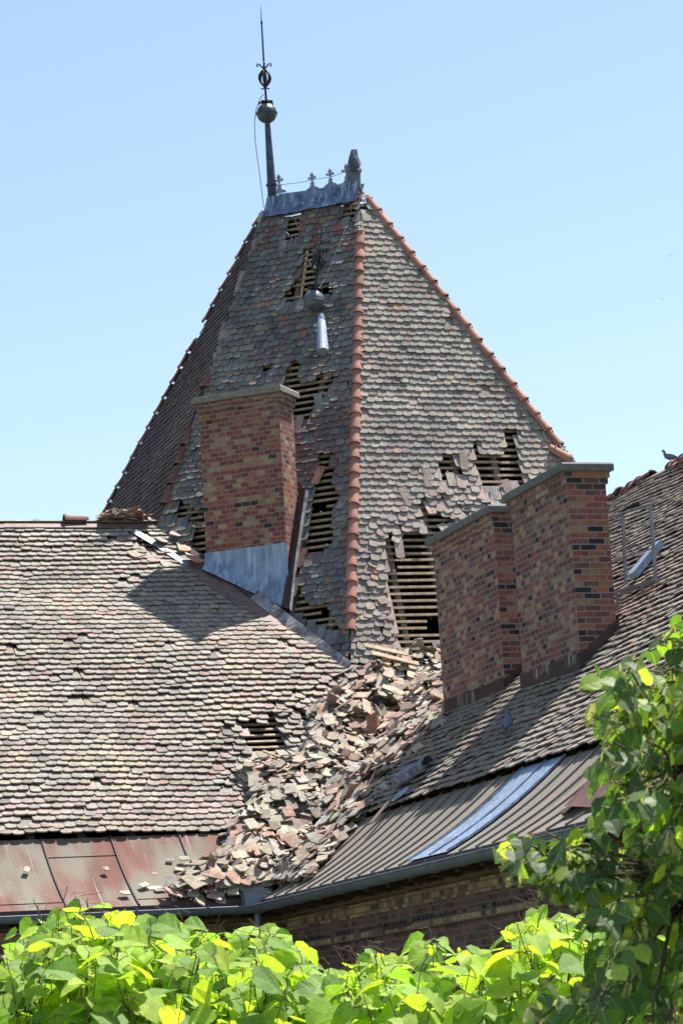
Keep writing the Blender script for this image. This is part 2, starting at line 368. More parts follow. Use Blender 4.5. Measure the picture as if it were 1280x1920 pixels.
    if rafters:
        rb = MB(); us = [p[0] for p in pu]; a = min(us)+.4
        if lathspan: a = max(a, lathspan[0])
        while a < max(us):
            if lathspan and a > lathspan[1]: break
            vs = []
            q = vmin+.02
            while q < vmax:
                s = span(q)
                if s and s[0]+.05 < a < s[1]-.05 and (keep is None or keep(O+u*a+v*q)): vs.append(q)
                q += .1
            if len(vs) > 3: rb.bar(O+u*a+v*vs[0]-n*.15, O+u*a+v*vs[-1]-n*.15, .11, .15, n)
            a += .85
        rb.build('rafters', MT['rafter'], slope)
    return slope
# ------------------------------------------------------------------ ground
g = MB(); g.add([(-600, -200, 0), (600, -200, 0), (600, 1500, 0), (-600, 1500, 0)], [(0, 1, 2, 3)])
gm = m_simple('lawn', (.06, .10, .03), .95, .5, 1.5, c2=(.09, .09, .04)); tag(g.build('ground', gm), kind='structure')
# ------------------------------------------------------------------ the tower
tower = empty('roof_tower', (A[0], A[1], 0), label='steep many-sided tower roof with storm-damaged tiles rising behind the inner corner', cat='tower')
H_FRONT = [[(533,403),(567,400),(565,440),(556,462),(540,462),(536,440)], [(564,470),(586,470),(588,480),(590,545),(575,572),(538,572),(536,553),(552,548),(562,520)],
 [(560,543),(626,541),(622,562),(610,574),(566,572)], [(493,689),(512,686),(515,706),(500,710)], [(547,682),(564,686),(565,710),(544,720),(532,704)],
 [(540,722),(600,716),(606,735),(600,762),(588,772),(576,797),(546,799),(540,760)], [(596,700),(624,712),(626,735),(612,735),(600,720)], [(587,875),(622,857),(625,905),(636,920),(630,965),(622,1028),(578,1042),(572,1030),(590,925),(596,890)],
 [(552,1095),(566,1088),(568,1130),(605,1135),(625,1160),(632,1195),(590,1182),(548,1152),(545,1138)], [(333,958),(388,965),(388,1060),(362,1040),(368,995),(338,987)],
 [(386,1030),(542,1010),(552,1160),(500,1160),(386,1090)],
 [(638,378),(664,372),(668,400),(660,422),(640,424)]]
H_RIGHT = [[(718,1024),(762,1007),(802,1002),(826,1010),(860,1200),(809,1225),(800,1240),(779,1252),(705,1262),(706,1237),(741,1232),(746,1205),(739,1171),(731,1121),(720,1061)],
 [(785,925),(800,930),(805,965),(855,973),(850,987),(812,1000),(790,975)], [(826,860),(851,855),(868,897),(850,905),(815,914),(822,885)],
 [(888,860),(932,858),(946,845),(946,806),(967,804),(973,876),(988,905),(950,912),(935,926),(900,922),(893,885)], [(664,372),(684,372),(690,400),(668,425)], [(826,930),(840,925),(842,945),(828,948)]]
ONE = [(735,1020),(757,1018),(758,1046),(737,1048)]
def pf(px, py, r):
    if px > 548 and py > 700 and py < 900 and r.random() < .5: return (.20, .145, .13)
    if py < 470 and r.random() < .35: return r.choice([(.23, .10, .08), (.15, .11, .125), (.25, .17, .12)])
    return None
def pr(px, py, r):
    if px > 690 and py > 850 and r.random() < .35: return (.35, .275, .235)
    if abs(px-742) < 6 and abs(py-580) < 6: return (.32, .16, .11)
    return None
def kt(P): # tower faces only where they stand outside the wing roofs
    return not (P[2] < zL(P)-.30 and P[2] < zW(P)-.3) and P[2] > zL(P)-.35 and P[2] > min(zW(P)-.35, 99)
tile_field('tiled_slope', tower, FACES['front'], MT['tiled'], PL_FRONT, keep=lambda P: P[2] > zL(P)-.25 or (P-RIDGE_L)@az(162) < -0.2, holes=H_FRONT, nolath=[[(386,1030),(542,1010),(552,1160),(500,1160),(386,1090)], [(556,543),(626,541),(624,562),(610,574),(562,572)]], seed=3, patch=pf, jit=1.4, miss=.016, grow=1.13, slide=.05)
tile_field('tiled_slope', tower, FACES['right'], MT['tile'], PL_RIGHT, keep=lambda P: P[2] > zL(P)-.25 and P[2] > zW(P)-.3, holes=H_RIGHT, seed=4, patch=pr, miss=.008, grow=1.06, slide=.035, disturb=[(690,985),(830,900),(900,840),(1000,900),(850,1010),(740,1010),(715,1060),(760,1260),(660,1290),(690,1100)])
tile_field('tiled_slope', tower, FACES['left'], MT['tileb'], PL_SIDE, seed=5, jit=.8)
BACKHOLE = [[(815,885),(850,885),(850,925),(812,925)], [(536,404),(566,402),(560,422),(540,424)]]
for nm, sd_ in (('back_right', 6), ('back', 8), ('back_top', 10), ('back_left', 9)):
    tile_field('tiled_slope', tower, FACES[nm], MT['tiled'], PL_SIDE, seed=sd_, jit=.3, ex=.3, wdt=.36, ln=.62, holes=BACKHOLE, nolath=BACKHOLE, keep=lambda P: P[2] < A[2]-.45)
# boarding added under the back slopes to keep light out of the loft
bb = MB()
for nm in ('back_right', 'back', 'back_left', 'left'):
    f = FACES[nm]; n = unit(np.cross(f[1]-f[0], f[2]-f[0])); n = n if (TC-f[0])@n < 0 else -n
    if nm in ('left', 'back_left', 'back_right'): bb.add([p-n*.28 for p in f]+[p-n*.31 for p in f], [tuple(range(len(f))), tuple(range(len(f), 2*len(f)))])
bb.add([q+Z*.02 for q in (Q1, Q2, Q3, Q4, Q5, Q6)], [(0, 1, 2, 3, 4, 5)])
bb.build('loft_light_block', MT['dark'], tower)
wb = MB(); qs = [Q1, Q2, Q3, Q4, Q5, Q6]; cen = sum(qs)/6; qs = [cen+(q-cen)*.94 for q in qs]; per = 0
MT['wall'] = m_brick('wall brick', .18, .093, PALW)
for i in range(6):
    a, b = qs[i], qs[(i+1) % 6]; l = np.linalg.norm(b-a)
    wb.add([np.array([a[0], a[1], 0]), np.array([b[0], b[1], 0]), b, a], [(0, 1, 2, 3)], None, [[(per, 0), (per+l, 0), (per+l, ZB), (per, ZB)]]); per += l
wb.build('brick_wall', MT['wall'], tower)
# hip tiles
def hip_mesh(ln=.42, r0=.105, r1=.085, n=9):
    mb = MB(); secs = [(0, r0+.026), (.045, r0+.026), (.05, r0+.004), (.25, (r0+r1)/2), (ln, r1)]; vs = []
    for s_, rr in secs:
        for k in range(n): a = pi*k/(n-1); vs.append((cos(a)*rr, s_, sin(a)*rr*.95))
    for s_, rr in secs:
        for k in range(n): a = pi*k/(n-1); vs.append((cos(a)*(rr-.018), s_, sin(a)*(rr-.018)*.95))
    m_ = len(secs)*n; fs = []
    for i in range(len(secs)-1):
        for k in range(n-1):
            a = i*n+k; fs.append((a, a+1, a+n+1, a+n)); fs.append((m_+a, m_+a+n, m_+a+n+1, m_+a+1))
    for k in range(n-1): fs.append((k, m_+k, m_+k+1, k+1)); e = (len(secs)-1)*n+k; fs.append((e, e+1, m_+e+1, m_+e))
    for i in range(len(secs)-1): a = i*n; fs.append((a, a+n, m_+a+n, m_+a)); a = i*n+n-1; fs.append((a, m_+a, m_+a+n, a+n))
    mb.add(vs, fs); # small nail knob
    mb.box((0, .33, .09), np.array([.012, 0, 0]), np.array([0, .012, 0]), np.array([0, 0, .016])); return mb
proto = hip_mesh().build('hip_tile', MT['terra'], None, True, 40); HIPME = proto.data; bpy.data.objects.remove(proto)
def hip_tile(P, d, nrm, parent, sc=1.0, wob=2, label=None, mat=None):
    d = Vector(d).normalized(); nn = Vector(nrm); nn = (nn-d*nn.dot(d)).normalized(); x = d.cross(nn).normalized()
    Mx = Matrix((x, d, nn)).transposed().to_4x4(); Mx = Mx @ Matrix.Rotation(radians(R.gauss(0, wob)), 4, 'Z') @ Matrix.Rotation(radians(R.gauss(0, wob*.6)), 4, 'X') @ Matrix.Scale(sc, 4)
    Mx.translation = Vector(P); o = bpy.data.objects.new('hip_tile', HIPME); link(o, parent)
    if parent is not None: o.matrix_parent_inverse = Matrix.Translation(-world_loc(parent))
    o.matrix_basis = Mx; 
    if mat: o.material_slots[0].link = 'OBJECT'; o.material_slots[0].material = mat
    if label: o['label'] = label
    return o
def pt_y(a, b, y): # point on segment a-b whose image row is y
    lo, hi = 0., 1.
    for _ in range(40):
        m_ = (lo+hi)/2
        if (proj(a+(b-a)*m_)[1] < y) == (proj(a)[1] < proj(b)[1]): lo = m_
        else: hi = m_
    return a+(b-a)*lo
nSb = TN['back_left']; nTb = TN['back_right']
def hip_run(a, b, n1, n2, y0, y1, step=.36, skip=(), wob=2, off=.015, sc=1.0, mat=None):
    top = pt_y(a, b, y0); bot = pt_y(a, b, y1); nrm = unit(n1+n2); d = unit(top-bot); l = np.linalg.norm(top-bot); k = 0
    while k*step < l-.2:
        P = bot+d*k*step
        if not any(s0 < proj(P)[1] < s1 for s0, s1 in skip): hip_tile(P+nrm*off, d, nrm, tower, sc, wob=wob, mat=mat)
        k += 1
hip_run(B, Q3, nF, nT, 430, 1185, .355)
hip_run(B, P4+(P4-B)*.2, nT, nTb, 357, 838, .40)
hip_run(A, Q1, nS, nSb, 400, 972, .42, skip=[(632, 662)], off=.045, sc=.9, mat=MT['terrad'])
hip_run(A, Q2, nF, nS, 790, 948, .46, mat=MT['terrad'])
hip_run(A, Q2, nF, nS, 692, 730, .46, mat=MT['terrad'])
# mortar lumps where hip tiles have gone
mo = MB()
def lump(mb, P, rr, r=R, col=None):
    n_ = 7; vs = []; 
    for i in range(1, 4):
        th = pi*i/4
        for k in range(n_): a = 2*pi*k/n_; q = rr*(1+r.uniform(-.35, .35)); vs.append(P+np.array([q*sin(th)*cos(a), q*sin(th)*sin(a), q*cos(th)]))
    vs += [P+Z*rr, P-Z*rr]; t_ = 3*n_; fs = []
    for i in range(2):
        for k in range(n_): fs.append((i*n_+k, (i+1)*n_+k, (i+1)*n_+(k+1) % n_, i*n_+(k+1) % n_))
    for k in range(n_): fs.append((t_, k, (k+1) % n_)); fs.append((t_+1, 2*n_+(k+1) % n_, 2*n_+k))
    mb.add(vs, fs, col)
for y in range(648, 700, 9): lump(mo, pt_y(A, Q2, y)+nF*.0+R.uniform(-.03, .03), R.uniform(.05, .085))
for y in range(425, 436, 5): lump(mo, pt_y(B, Q3, y)+nF*.03, .10)
for y in range(845, 880, 7): lump(mo, pt_y(B, P4, y)+nT*.02, .09)
for t_ in np.linspace(.05, .95, 60): lump(mo, B+(P4-B)*t_+nT*.0-D1*R.uniform(.06, .16), R.uniform(.03, .055))
mo.build('hip_mortar', MT['mortar'], tower)
# narrow cut tiles standing along the bare hip
tf = MB()
for y in range(405, 655, 5):
    P = pt_y(A, Q2, y)+R.uniform(-.03, .03)*E1; d = unit(unit(A-Q2)+E1*R.uniform(-.12, .12)); un = unit(np.cross(d, nF))
    tile_piece(tf, P+nF*R.uniform(0, .05)-nS*R.uniform(-.06, .05), un, d, unit(np.cross(un, d)), R.uniform(.05, .12), R.uniform(.2, .38), .016, vary((.27, .25, .22), .4, R))
tf.build('broken_hip_edge', MT['tile'], tower)
# lowest hip tile knocked loose at the right edge
hp = hip_tile(hit(1066, 866, B, nT)+nT*.05, unit(hit(1030, 845, B, nT)-hit(1064, 864, B, nT)), nT+Z, tower, 1.15)
# ------------------------------------------------------------------ wing 1 (left) and wing 2 (right)
wing1 = empty('building_wing', (SL[0]-4*D1[0], SL[1]-4*D1[1], 0), label='left brick wing with a broad sunlit tiled roof and red metal apron', cat='building')
wing2 = empty('building_wing', (SW[0]+6*D2[0], SW[1]+6*D2[1], 0), label='right brick wing with a tiled roof in raking light, seen along its grey gutter', cat='building')
lenL = (RIDGE_L[2]-SL[2])/vL[2]; lenW = (RIDGE_W[2]-SW[2])/vW[2]
UL0, UL1 = -13.0, 9.5
polyL = [SL+D1*UL0, SL+D1*UL1, SL+D1*UL1+vL*lenL, SL+D1*UL0+vL*lenL]
H_L = [[(438,1356),(492,1361),(500,1335),(519,1350),(541,1402),(556,1419),(470,1419),(455,1399),(466,1380)], [(552,1331),(575,1340),(578,1356),(560,1364)], [(236,1003),(262,1000),(302,1047),(268,1047)],
 [(142,1194),(166,1194),(166,1202),(142,1202)], [(142,1262),(160,1262),(162,1280),(146,1280)], [(120,1316),(160,1310),(164,1324),(126,1326)], [(520,1208),(540,1212),(548,1226),(530,1224)],
 [(360,1335),(384,1335),(384,1342),(360,1342)], [(30,1372),(52,1372),(52,1379),(30,1379)], [(0,1212),(40,1214),(40,1220),(0,1220)], [(240,1328),(262,1326),(262,1333),(240,1335)], [(476,1420),(640,1420),(640,1700),(440,1700),(440,1440),(500,1500)]]
RUB = [(640,1268),(700,1262),(830,1236),(838,1350),(800,1392),(760,1425),(700,1492),(640,1562),(575,1632),(500,1700),(470,1684),(390,1686),(300,1680),(345,1640),(400,1618),(425,1590),(432,1545),(492,1500),(443,1440),(470,1415),(560,1425),(585,1380),(560,1330),(640,1310)]
def pl(px, py, r):
    if py > 1500 and r.random() < .62: return (.32, .25, .21)
    if 395 < px < 640 and 1180 < py < 1340 and r.random() < .33: return (.31, .24, .20)
    if py < 1010 and px < 300: return (.33, .31, .26)
    return None
def kL(P): return P[2] > zW(P)-.10 and not in_tower(P, .10)
def kW(P): return P[2] > zL(P)-.10 and not in_tower(P, .10)
tile_field('tiled_slope', wing1, polyL, MT['tile'], PL_LEFT, keep=kL, holes=H_L[:-1], ex=.172, wdt=.196, ln=.40, th=.022, seed=11, slide=.045, disturb=[(560,1290),(640,1262),(660,1262),(800,1245),(690,1500),(600,1640),(430,1560),(400,1440),(430,1340),(540,1320)], patch=pl, jit=1.25, miss=.006, sag=.06)
U2 = 17.0
polyW = [SW+D2*U2, SW-D2*9, SW-D2*9+vW*lenW, SW+D2*U2+vW*lenW]
tile_field('tiled_slope', wing2, polyW, MT['tile'], PL_W, keep=kW, ex=.172, wdt=.196, ln=.40, th=.024, seed=12, jit=1.6, miss=.01, sag=.05, slip=.012,
    holes=[[(1168,962),(1205,948),(1214,955),(1180,972)], [(700,1450),(730,1440),(735,1462),(705,1475)]])
# far slopes, attic floors and end gables
def wing_shell(parent, S, vdir, nrm, along, a0, a1, ln, azn):
    top0 = S+along*a0+vdir*ln; top1 = S+along*a1+vdir*ln; run = (S-top0+along*a0); 
    back = np.array([-(S[0]-(top0-along*a0)[0])*1.0, -(S[1]-(top0-along*a0)[1])*1.0, 0])*1.18
    drop = Z*((top0[2]-S[2])*1.18)
    b0 = top0+back-drop; b1 = top1+back-drop; m = MB()
    m.add([top0, top1, b1, b0], [(0, 1, 2, 3)]); m.add([top0-Z*.25, top1-Z*.25, b1-Z*.25, b0-Z*.25], [(0, 1, 2, 3)])
    m.build('far_slope', MT['capd'], parent)
    f = MB(); zf = S[2]-1.35; c = [S+along*a0+nrm*1.3, S+along*a1+nrm*1.3, b1, b0]; f.add([np.array([p[0], p[1], zf]) for p in c], [(0, 1, 2, 3)]); f.build('attic_floor', MT['dark'], parent)
    gbl = MB()
    for s_, tp, bk in ((a0, top0, b0), (a1, top1, b1)):
        e = S+along*s_; dn_ = Z*.16; ia = along*(.04 if s_ == a0 else -.04)
        q = [np.array([e[0], e[1], 0])+nrm*(SR-.42), np.array([e[0], e[1], CORNER[2]-.05])+nrm*(SR-.42), np.array([e[0], e[1], CORNER[2]-.05])+nrm*(SR-.05), e+nrm*.9-Z*.80, e-dn_, tp-dn_-Z*.05, bk-dn_, np.array([bk[0], bk[1], 0])]; q = [p+ia for p in q]
        gbl.add(q, [tuple(range(8))], None, [[((p-e)@(-nrm), p[2]) for p in q]])
    gbl.build('gable_wall', MT['wall'], parent)
    m = MB(); m.add([np.array([b0[0], b0[1], 0]), np.array([b1[0], b1[1], 0]), b1, b0], [(0, 1, 2, 3)], None, [[(0, 0), (a1-a0, 0), (a1-a0, b0[2]), (0, b0[2])]]); m.build('back_wall', MT['wall'], parent)
wing_shell(wing1, SL, vL, az(162), D1, UL0, 1.0, lenL, 162)
wing_shell(wing2, SW, vW, az(252), D2, -3.0, U2, lenW, 252)
# curved metal aprons with standing seams
NP = 10
def apron_pt(base, along, az_out, s, a): # s in 0..1 from eave to first tile course
    x = SR*s; zc = SH*(.74*s+.26*s**2.2) ; return base+along*a-az_out*x+Z*zc
def m_apron(name, stops, streakc, lichen, lcol):
    m, t, b = nodes(name); uv = N(t, 'ShaderNodeUVMap', uv_map='UVMap'); mp = N(t, 'ShaderNodeMapping'); mp.inputs['Scale'].default_value = (5, .35, 1); L(t, uv.outputs[0], mp.inputs[0])
    s = noise_n(t, 1.0, 4, .55, mp.outputs[0]); c = ramp(t, s.outputs[0], stops).outputs[0]
    mp2 = N(t, 'ShaderNodeMapping'); mp2.inputs['Scale'].default_value = (9, .22, 1); L(t, uv.outputs[0], mp2.inputs[0]); s2 = noise_n(t, 1.0, 3, .5, mp2.outputs[0])
    c = mix(t, ramp(t, s2.outputs[0], [(.62, (0,)*3), (.70, (.8,)*3)]).outputs[0], c, streakc)
    mp3 = N(t, 'ShaderNodeMapping'); mp3.inputs['Scale'].default_value = (1.3, .5, 1); L(t, uv.outputs[0], mp3.inputs[0]); l1 = noise_n(t, 1.0, 2, .5, mp3.outputs[0]); l2 = noise_n(t, 40, 4, .75, uv.outputs[0])
    ad = N(t, 'ShaderNodeMath', operation='MULTIPLY_ADD'); L(t, l2.outputs[0], ad.inputs[0]); ad.inputs[1].default_value = .8; L(t, l1.outputs[0], ad.inputs[2])
    c = mix(t, ramp(t, ad.outputs[0], [(.86, (0,)*3), (.98, (lichen,)*3)]).outputs[0], c, lcol)
    L(t, c, b.inputs['Base Color']); b.inputs['Roughness'].default_value = .85; b.inputs['Specular IOR Level'].default_value = .15; bump(t, l2.outputs[0], b, .2, .006); return m
AP1 = m_apron('red painted apron', [(.3, (.10, .055, .045)), (.5, (.16, .075, .06)), (.7, (.19, .10, .08))], (.40, .33, .28), .95, (.185, .175, .135))
AP2 = m_apron('weathered brown apron', [(.3, (.11, .10, .095)), (.5, (.20, .18, .155)), (.7, (.22, .16, .105))], (.26, .15, .07), .9, (.18, .17, .14))
def apron(parent, base, along, az_out, a0, a1, mat, keep, special=None):
    m = MB(); k = max(2, int(abs(a1-a0)/.275)); G = {}
    for i in range(k+1):
        for j in range(NP+1):
            a = a0+(a1-a0)*i/k; G[i, j] = apron_pt(base, along, az_out, j/NP, a)
    for i in range(k):
        for j in range(NP):
            q = [G[i, j], G[i+1, j], G[i+1, j+1], G[i, j+1]]; c = sum(q)/4
            if not keep(c, j/NP): continue
            ua, ub = a0+(a1-a0)*i/k, a0+(a1-a0)*(i+1)/k
            m.add(q, [(0, 1, 2, 3)], None, [[(ua, j*.22), (ub, j*.22), (ub, j*.22+.22), (ua, j*.22+.22)]])
    return m.build('metal_apron', mat, parent, True)
def seams(ap, base, along, az_out, lst, keep, mat, j0=0):
    for a in lst:
        m = MB(); run = []
        for j in range(j0, NP+1):
            p = apron_pt(base, along, az_out, j/NP, a)
            if keep(p, j/NP): run.append(p)
        for p, q in zip(run, run[1:]): m.bar(p+Z*.014, q+Z*.014, .02 if j0 else .024, .036, Z)
        if run: m.build('seam', mat, ap)
kAL = lambda P, s: (P-CORNER)@az(72) < ((P-CORNER)@(-az(162)))*-1.0*-1.0+.35   # stops at the valley
kAW = lambda P, s: (P-CORNER)@az(162) > -((P-CORNER)@(-az(252)))-.35
apL = apron(wing1, CORNER, D1, az(162), UL0, 2.4, AP1, kAL)
seams(apL, CORNER, D1, az(162), [-.8-1.16*k for k in range(11)], kAL, MT['brown'])
apW = apron(wing2, CORNER, D2, az(252), -2.4, U2, AP2, kAW)
seams(apW, CORNER, D2, az(252), [.25+.62*k for k in range(27) if not 7.1 < .25+.62*k < 9.2], kAW, AP2)
# cross welts in the left apron
cw = MB()
for i in range(11):
    a = -.8-1.16*i; s_ = (.12, .78)[i % 2]
    cw.bar(apron_pt(CORNER, D1, az(162), s_, a)+Z*.004, apron_pt(CORNER, D1, az(162), s_, a-1.16)+Z*.004, .02, .012)
cw.build('cross_welt', MT['brown'], apL)
# newer galvanised sheets laid over the right apron, and drip edges
def sheet(a0, a1, s0, s1, name, mat, lift=.035):
    m = MB(); n_ = 12; vs = []
    for i in range(n_+1):
        s_ = s0+(s1-s0)*i/n_; p, q = apron_pt(CORNER, D2, az(252), s_, a0)+Z*lift, apron_pt(CORNER, D2, az(252), s_, a1)+Z*lift
        if s_ > 1: p = SW+D2*a0+vW*(s_-1)*2.2+nW*.10; q = SW+D2*a1+vW*(s_-1)*2.2+nW*.10
        vs += [p, q, p-Z*.006, q-Z*.006]
    fs = []
    for i in range(n_): b = i*4; fs += [(b, b+1, b+5, b+4), (b+2, b+6, b+7, b+3), (b, b+4, b+6, b+2), (b+1, b+3, b+7, b+5)]
    m.add(vs, fs)
    for a in (a0+.02, a0+(a1-a0)*.55, a1-.02):
        pts = [vs[4*i]+(vs[4*i+1]-vs[4*i])*((a-a0)/(a1-a0)) for i in range(n_+1)]
        for p, q in zip(pts, pts[1:]): m.bar(p+Z*.012, q+Z*.012, .016, .028)
    return m.build(name, mat, wing2)
o = sheet(7.35, 9.0, .02, 1.0, 'galvanised_panel', MT['galv'])
def drip(parent, base, along, az_out, a0, a1):
    m = MB(); m.bar(base+along*a0+az_out*.02-Z*.035, base+along*a1+az_out*.02-Z*.035, .03, .07); m.build('drip_edge', MT['brown'], parent)
drip(wing1, CORNER, D1, az(162), UL0, .05); drip(wing2, CORNER, D2, az(252), .05, U2)
# gutters
def gutter(parent, base, along, az_out, a0, a1, sign, rr=.115, brk=1.0):
    m = MB(); c0 = base+az_out*.115-Z*.09; n_ = 12; vs = []
    for a in (a0, a1):
        for rad_ in (rr, rr-.012):
            for k in range(n_): th = pi+pi*k/(n_-1); vs.append(c0+along*a+az_out*cos(th)*rad_+Z*sin(th)*rad_)
    fs = []
    for k in range(n_-1): fs.append((k, k+1, 2*n_+k+1, 2*n_+k)); fs.append((n_+k, 3*n_+k, 3*n_+k+1, n_+k+1))
    for k in (0, n_-1): fs.append((k, n_+k, 3*n_+k, 2*n_+k))
    fs += [tuple(range(n_)), tuple(range(2*n_, 3*n_))]
    m.add(vs, fs); m.tube([c0+along*a0+az_out*(rr+.005), c0+along*a1+az_out*(rr+.005)], .014, 6)
    g_ = m.build('gutter', MT['gutter'], parent, True, 35)
    a = a0+.5
    while a < a1:
        b = MB()
        for k in range(10):
            t0, t1 = pi+pi*k/10, pi+pi*(k+1)/10
            b.bar(c0+along*a+(az_out*cos(t0)+Z*sin(t0))*(rr+.008), c0+along*a+(az_out*cos(t1)+Z*sin(t1))*(rr+.008), .03, .012, az_out*cos(t0)+Z*sin(t0))
        b.bar(c0+along*a+az_out*(rr+.012), c0+along*a+az_out*(rr+.012)+Z*.05, .03, .02, az_out)
        b.build('gutter_bracket', MT['gutter'], g_); a += brk
gutter(wing1, CORNER, D1, az(162), UL0, .02, 1, brk=1.16); gutter(wing2, CORNER, D2, az(252), .02, U2, 1, brk=1.05)
# hopper box and downpipe
hb = MB(); hc = CORNER+az(162)*.1-D1*.10+Z*.02
hb.box(hc, D1*.19, az(162)*.13, Z*.15); hb.box(hc+Z*.15, D1*.205, az(162)*.145, Z*.012); hb.build('rainwater_hopper', MT['gutter'], wing2)
dp = MB(); d0 = CORNER+az(207)*.05-Z*.2
dp.tube([d0, d0-Z*.22, d0-Z*.42+az(27)*-.0+D2*.05+az(72)*.05, d0-Z*.62+D2*.10+az(72)*.14, d0-Z*1.0+D2*.10+az(72)*.16, np.array([d0[0], d0[1], .2])+D2*.10+az(72)*.16], .062, 12)
dp.tube([d0-Z*.10, d0-Z*.14], .075, 12); dp.build('downpipe', MT['gutter'], wing2, True, 40)
# walls below the eaves
WB = .42
EV = CORNER[2]
sel = [(0, (0, 0, 0)), (.085, (1, 0, 0)), (.165, (0, 0, 0)), (.24, (1, 0, 0)), (.33, (0, 1, 0)), (.49, (1, 0, 0)), (.60, (0, 0, 0))]
sel = [(0.0, (0, 0, 0)), (.495, (1, 0, 0)), (.56, (0, 1, 0)), (.60, (0, 0, 0)), (.72, (1, 0, 0)), (.85, (0, 0, 0)), (.91, (0, 1, 0))]
MT['wall2'] = m_brick('banded wall brick', .19, .093, PALW, bands=(EV-1.55, EV-.1, sel, PALY, PALK), mortar=(.16, .13, .11))
def wall(parent, base, along, az_out, a0, a1):
    p0 = base-az_out*WB+along*a0; p1 = base-az_out*WB+along*a1; m = MB(); zt = EV-.05
    m.add([np.array([p0[0], p0[1], 0]), np.array([p1[0], p1[1], 0]), np.array([p1[0], p1[1], zt]), np.array([p0[0], p0[1], zt])], [(0, 1, 2, 3)], None, [[(a0, 0), (a1, 0), (a1, zt), (a0, zt)]])
    # stepped corbel courses
    for q, zz in ((.05, EV-.845), (.05, EV-.30)):
        h = .093; c0 = np.array([p0[0], p0[1], zz])+az_out*q; c1 = np.array([p1[0], p1[1], zz])+az_out*q
        m.add([c0, c1, c1+Z*h, c0+Z*h, c0-az_out*q, c1-az_out*q, c0-az_out*q+Z*h, c1-az_out*q+Z*h], [(0, 1, 2, 3), (0, 4, 5, 1), (3, 2, 7, 6)], None, [[(a0, zz), (a1, zz), (a1, zz+h), (a0, zz+h)], [(a0, zz), (a0, zz+.03), (a1, zz+.03), (a1, zz)], [(a0, zz), (a1, zz), (a1, zz+.03), (a0, zz+.03)]])
    w_ = m.build('brick_wall', MT['wall2'], parent)
    s = MB(); s.add([base+along*a0-Z*.09, base+along*a1-Z*.09, base+along*a1-az_out*WB-Z*.04, base+along*a0-az_out*WB-Z*.04], [(0, 1, 2, 3)]); s.build('soffit_board', MT['brown'], parent)
    a = a0+.3
    while a < a1-.2:
        e = MB(); e.box(base+along*a-az_out*(WB/2)-Z*.17, along*.07, az_out*(WB/2-.01), Z*.07); e.build('eave_bracket', MT['brown'], w_); a += .95
wall(wing1, CORNER, D1, az(162), UL0, .0+WB); wall(wing2, CORNER, D2, az(252), -WB, U2)
wa = hit(750, 1738, CORNER-az(252)*WB, az(252)); an = MB(); an.bar(wa-D2*.62+az(252)*.03, wa+D2*.62+az(252)*.03, .05, .05); an.box(wa-D2*.6+az(252)*.03, D2*.05, az(252)*.03, Z*.07); an.build('wall_anchor', MT['brown'], wing2)
# ------------------------------------------------------------------ ridge of wing 1: metal capping
rc = MB(); r0 = RIDGE_L-D1*((RIDGE_L-SL)@D1)
e_r = (hit(300, 992, SL, nL)-r0)@D1
prev = None
for i in range(9):
    a, b = UL0+(e_r-UL0)*i/9, UL0+(e_r-UL0)*(i+1)/9+.04
    rc.bar(r0+D1*a+nL*.10-vL*.06+Z*R.uniform(-.01, .01), r0+D1*b+nL*.10-vL*.06+Z*R.uniform(-.01, .02), .14, .03, nL); rc.bar(r0+D1*a+Z*.14+az(342)*.05, r0+D1*b+Z*.14+az(342)*.05, .2, .03, Z)
rc.build('ridge_capping', MT['brownl'], wing1)
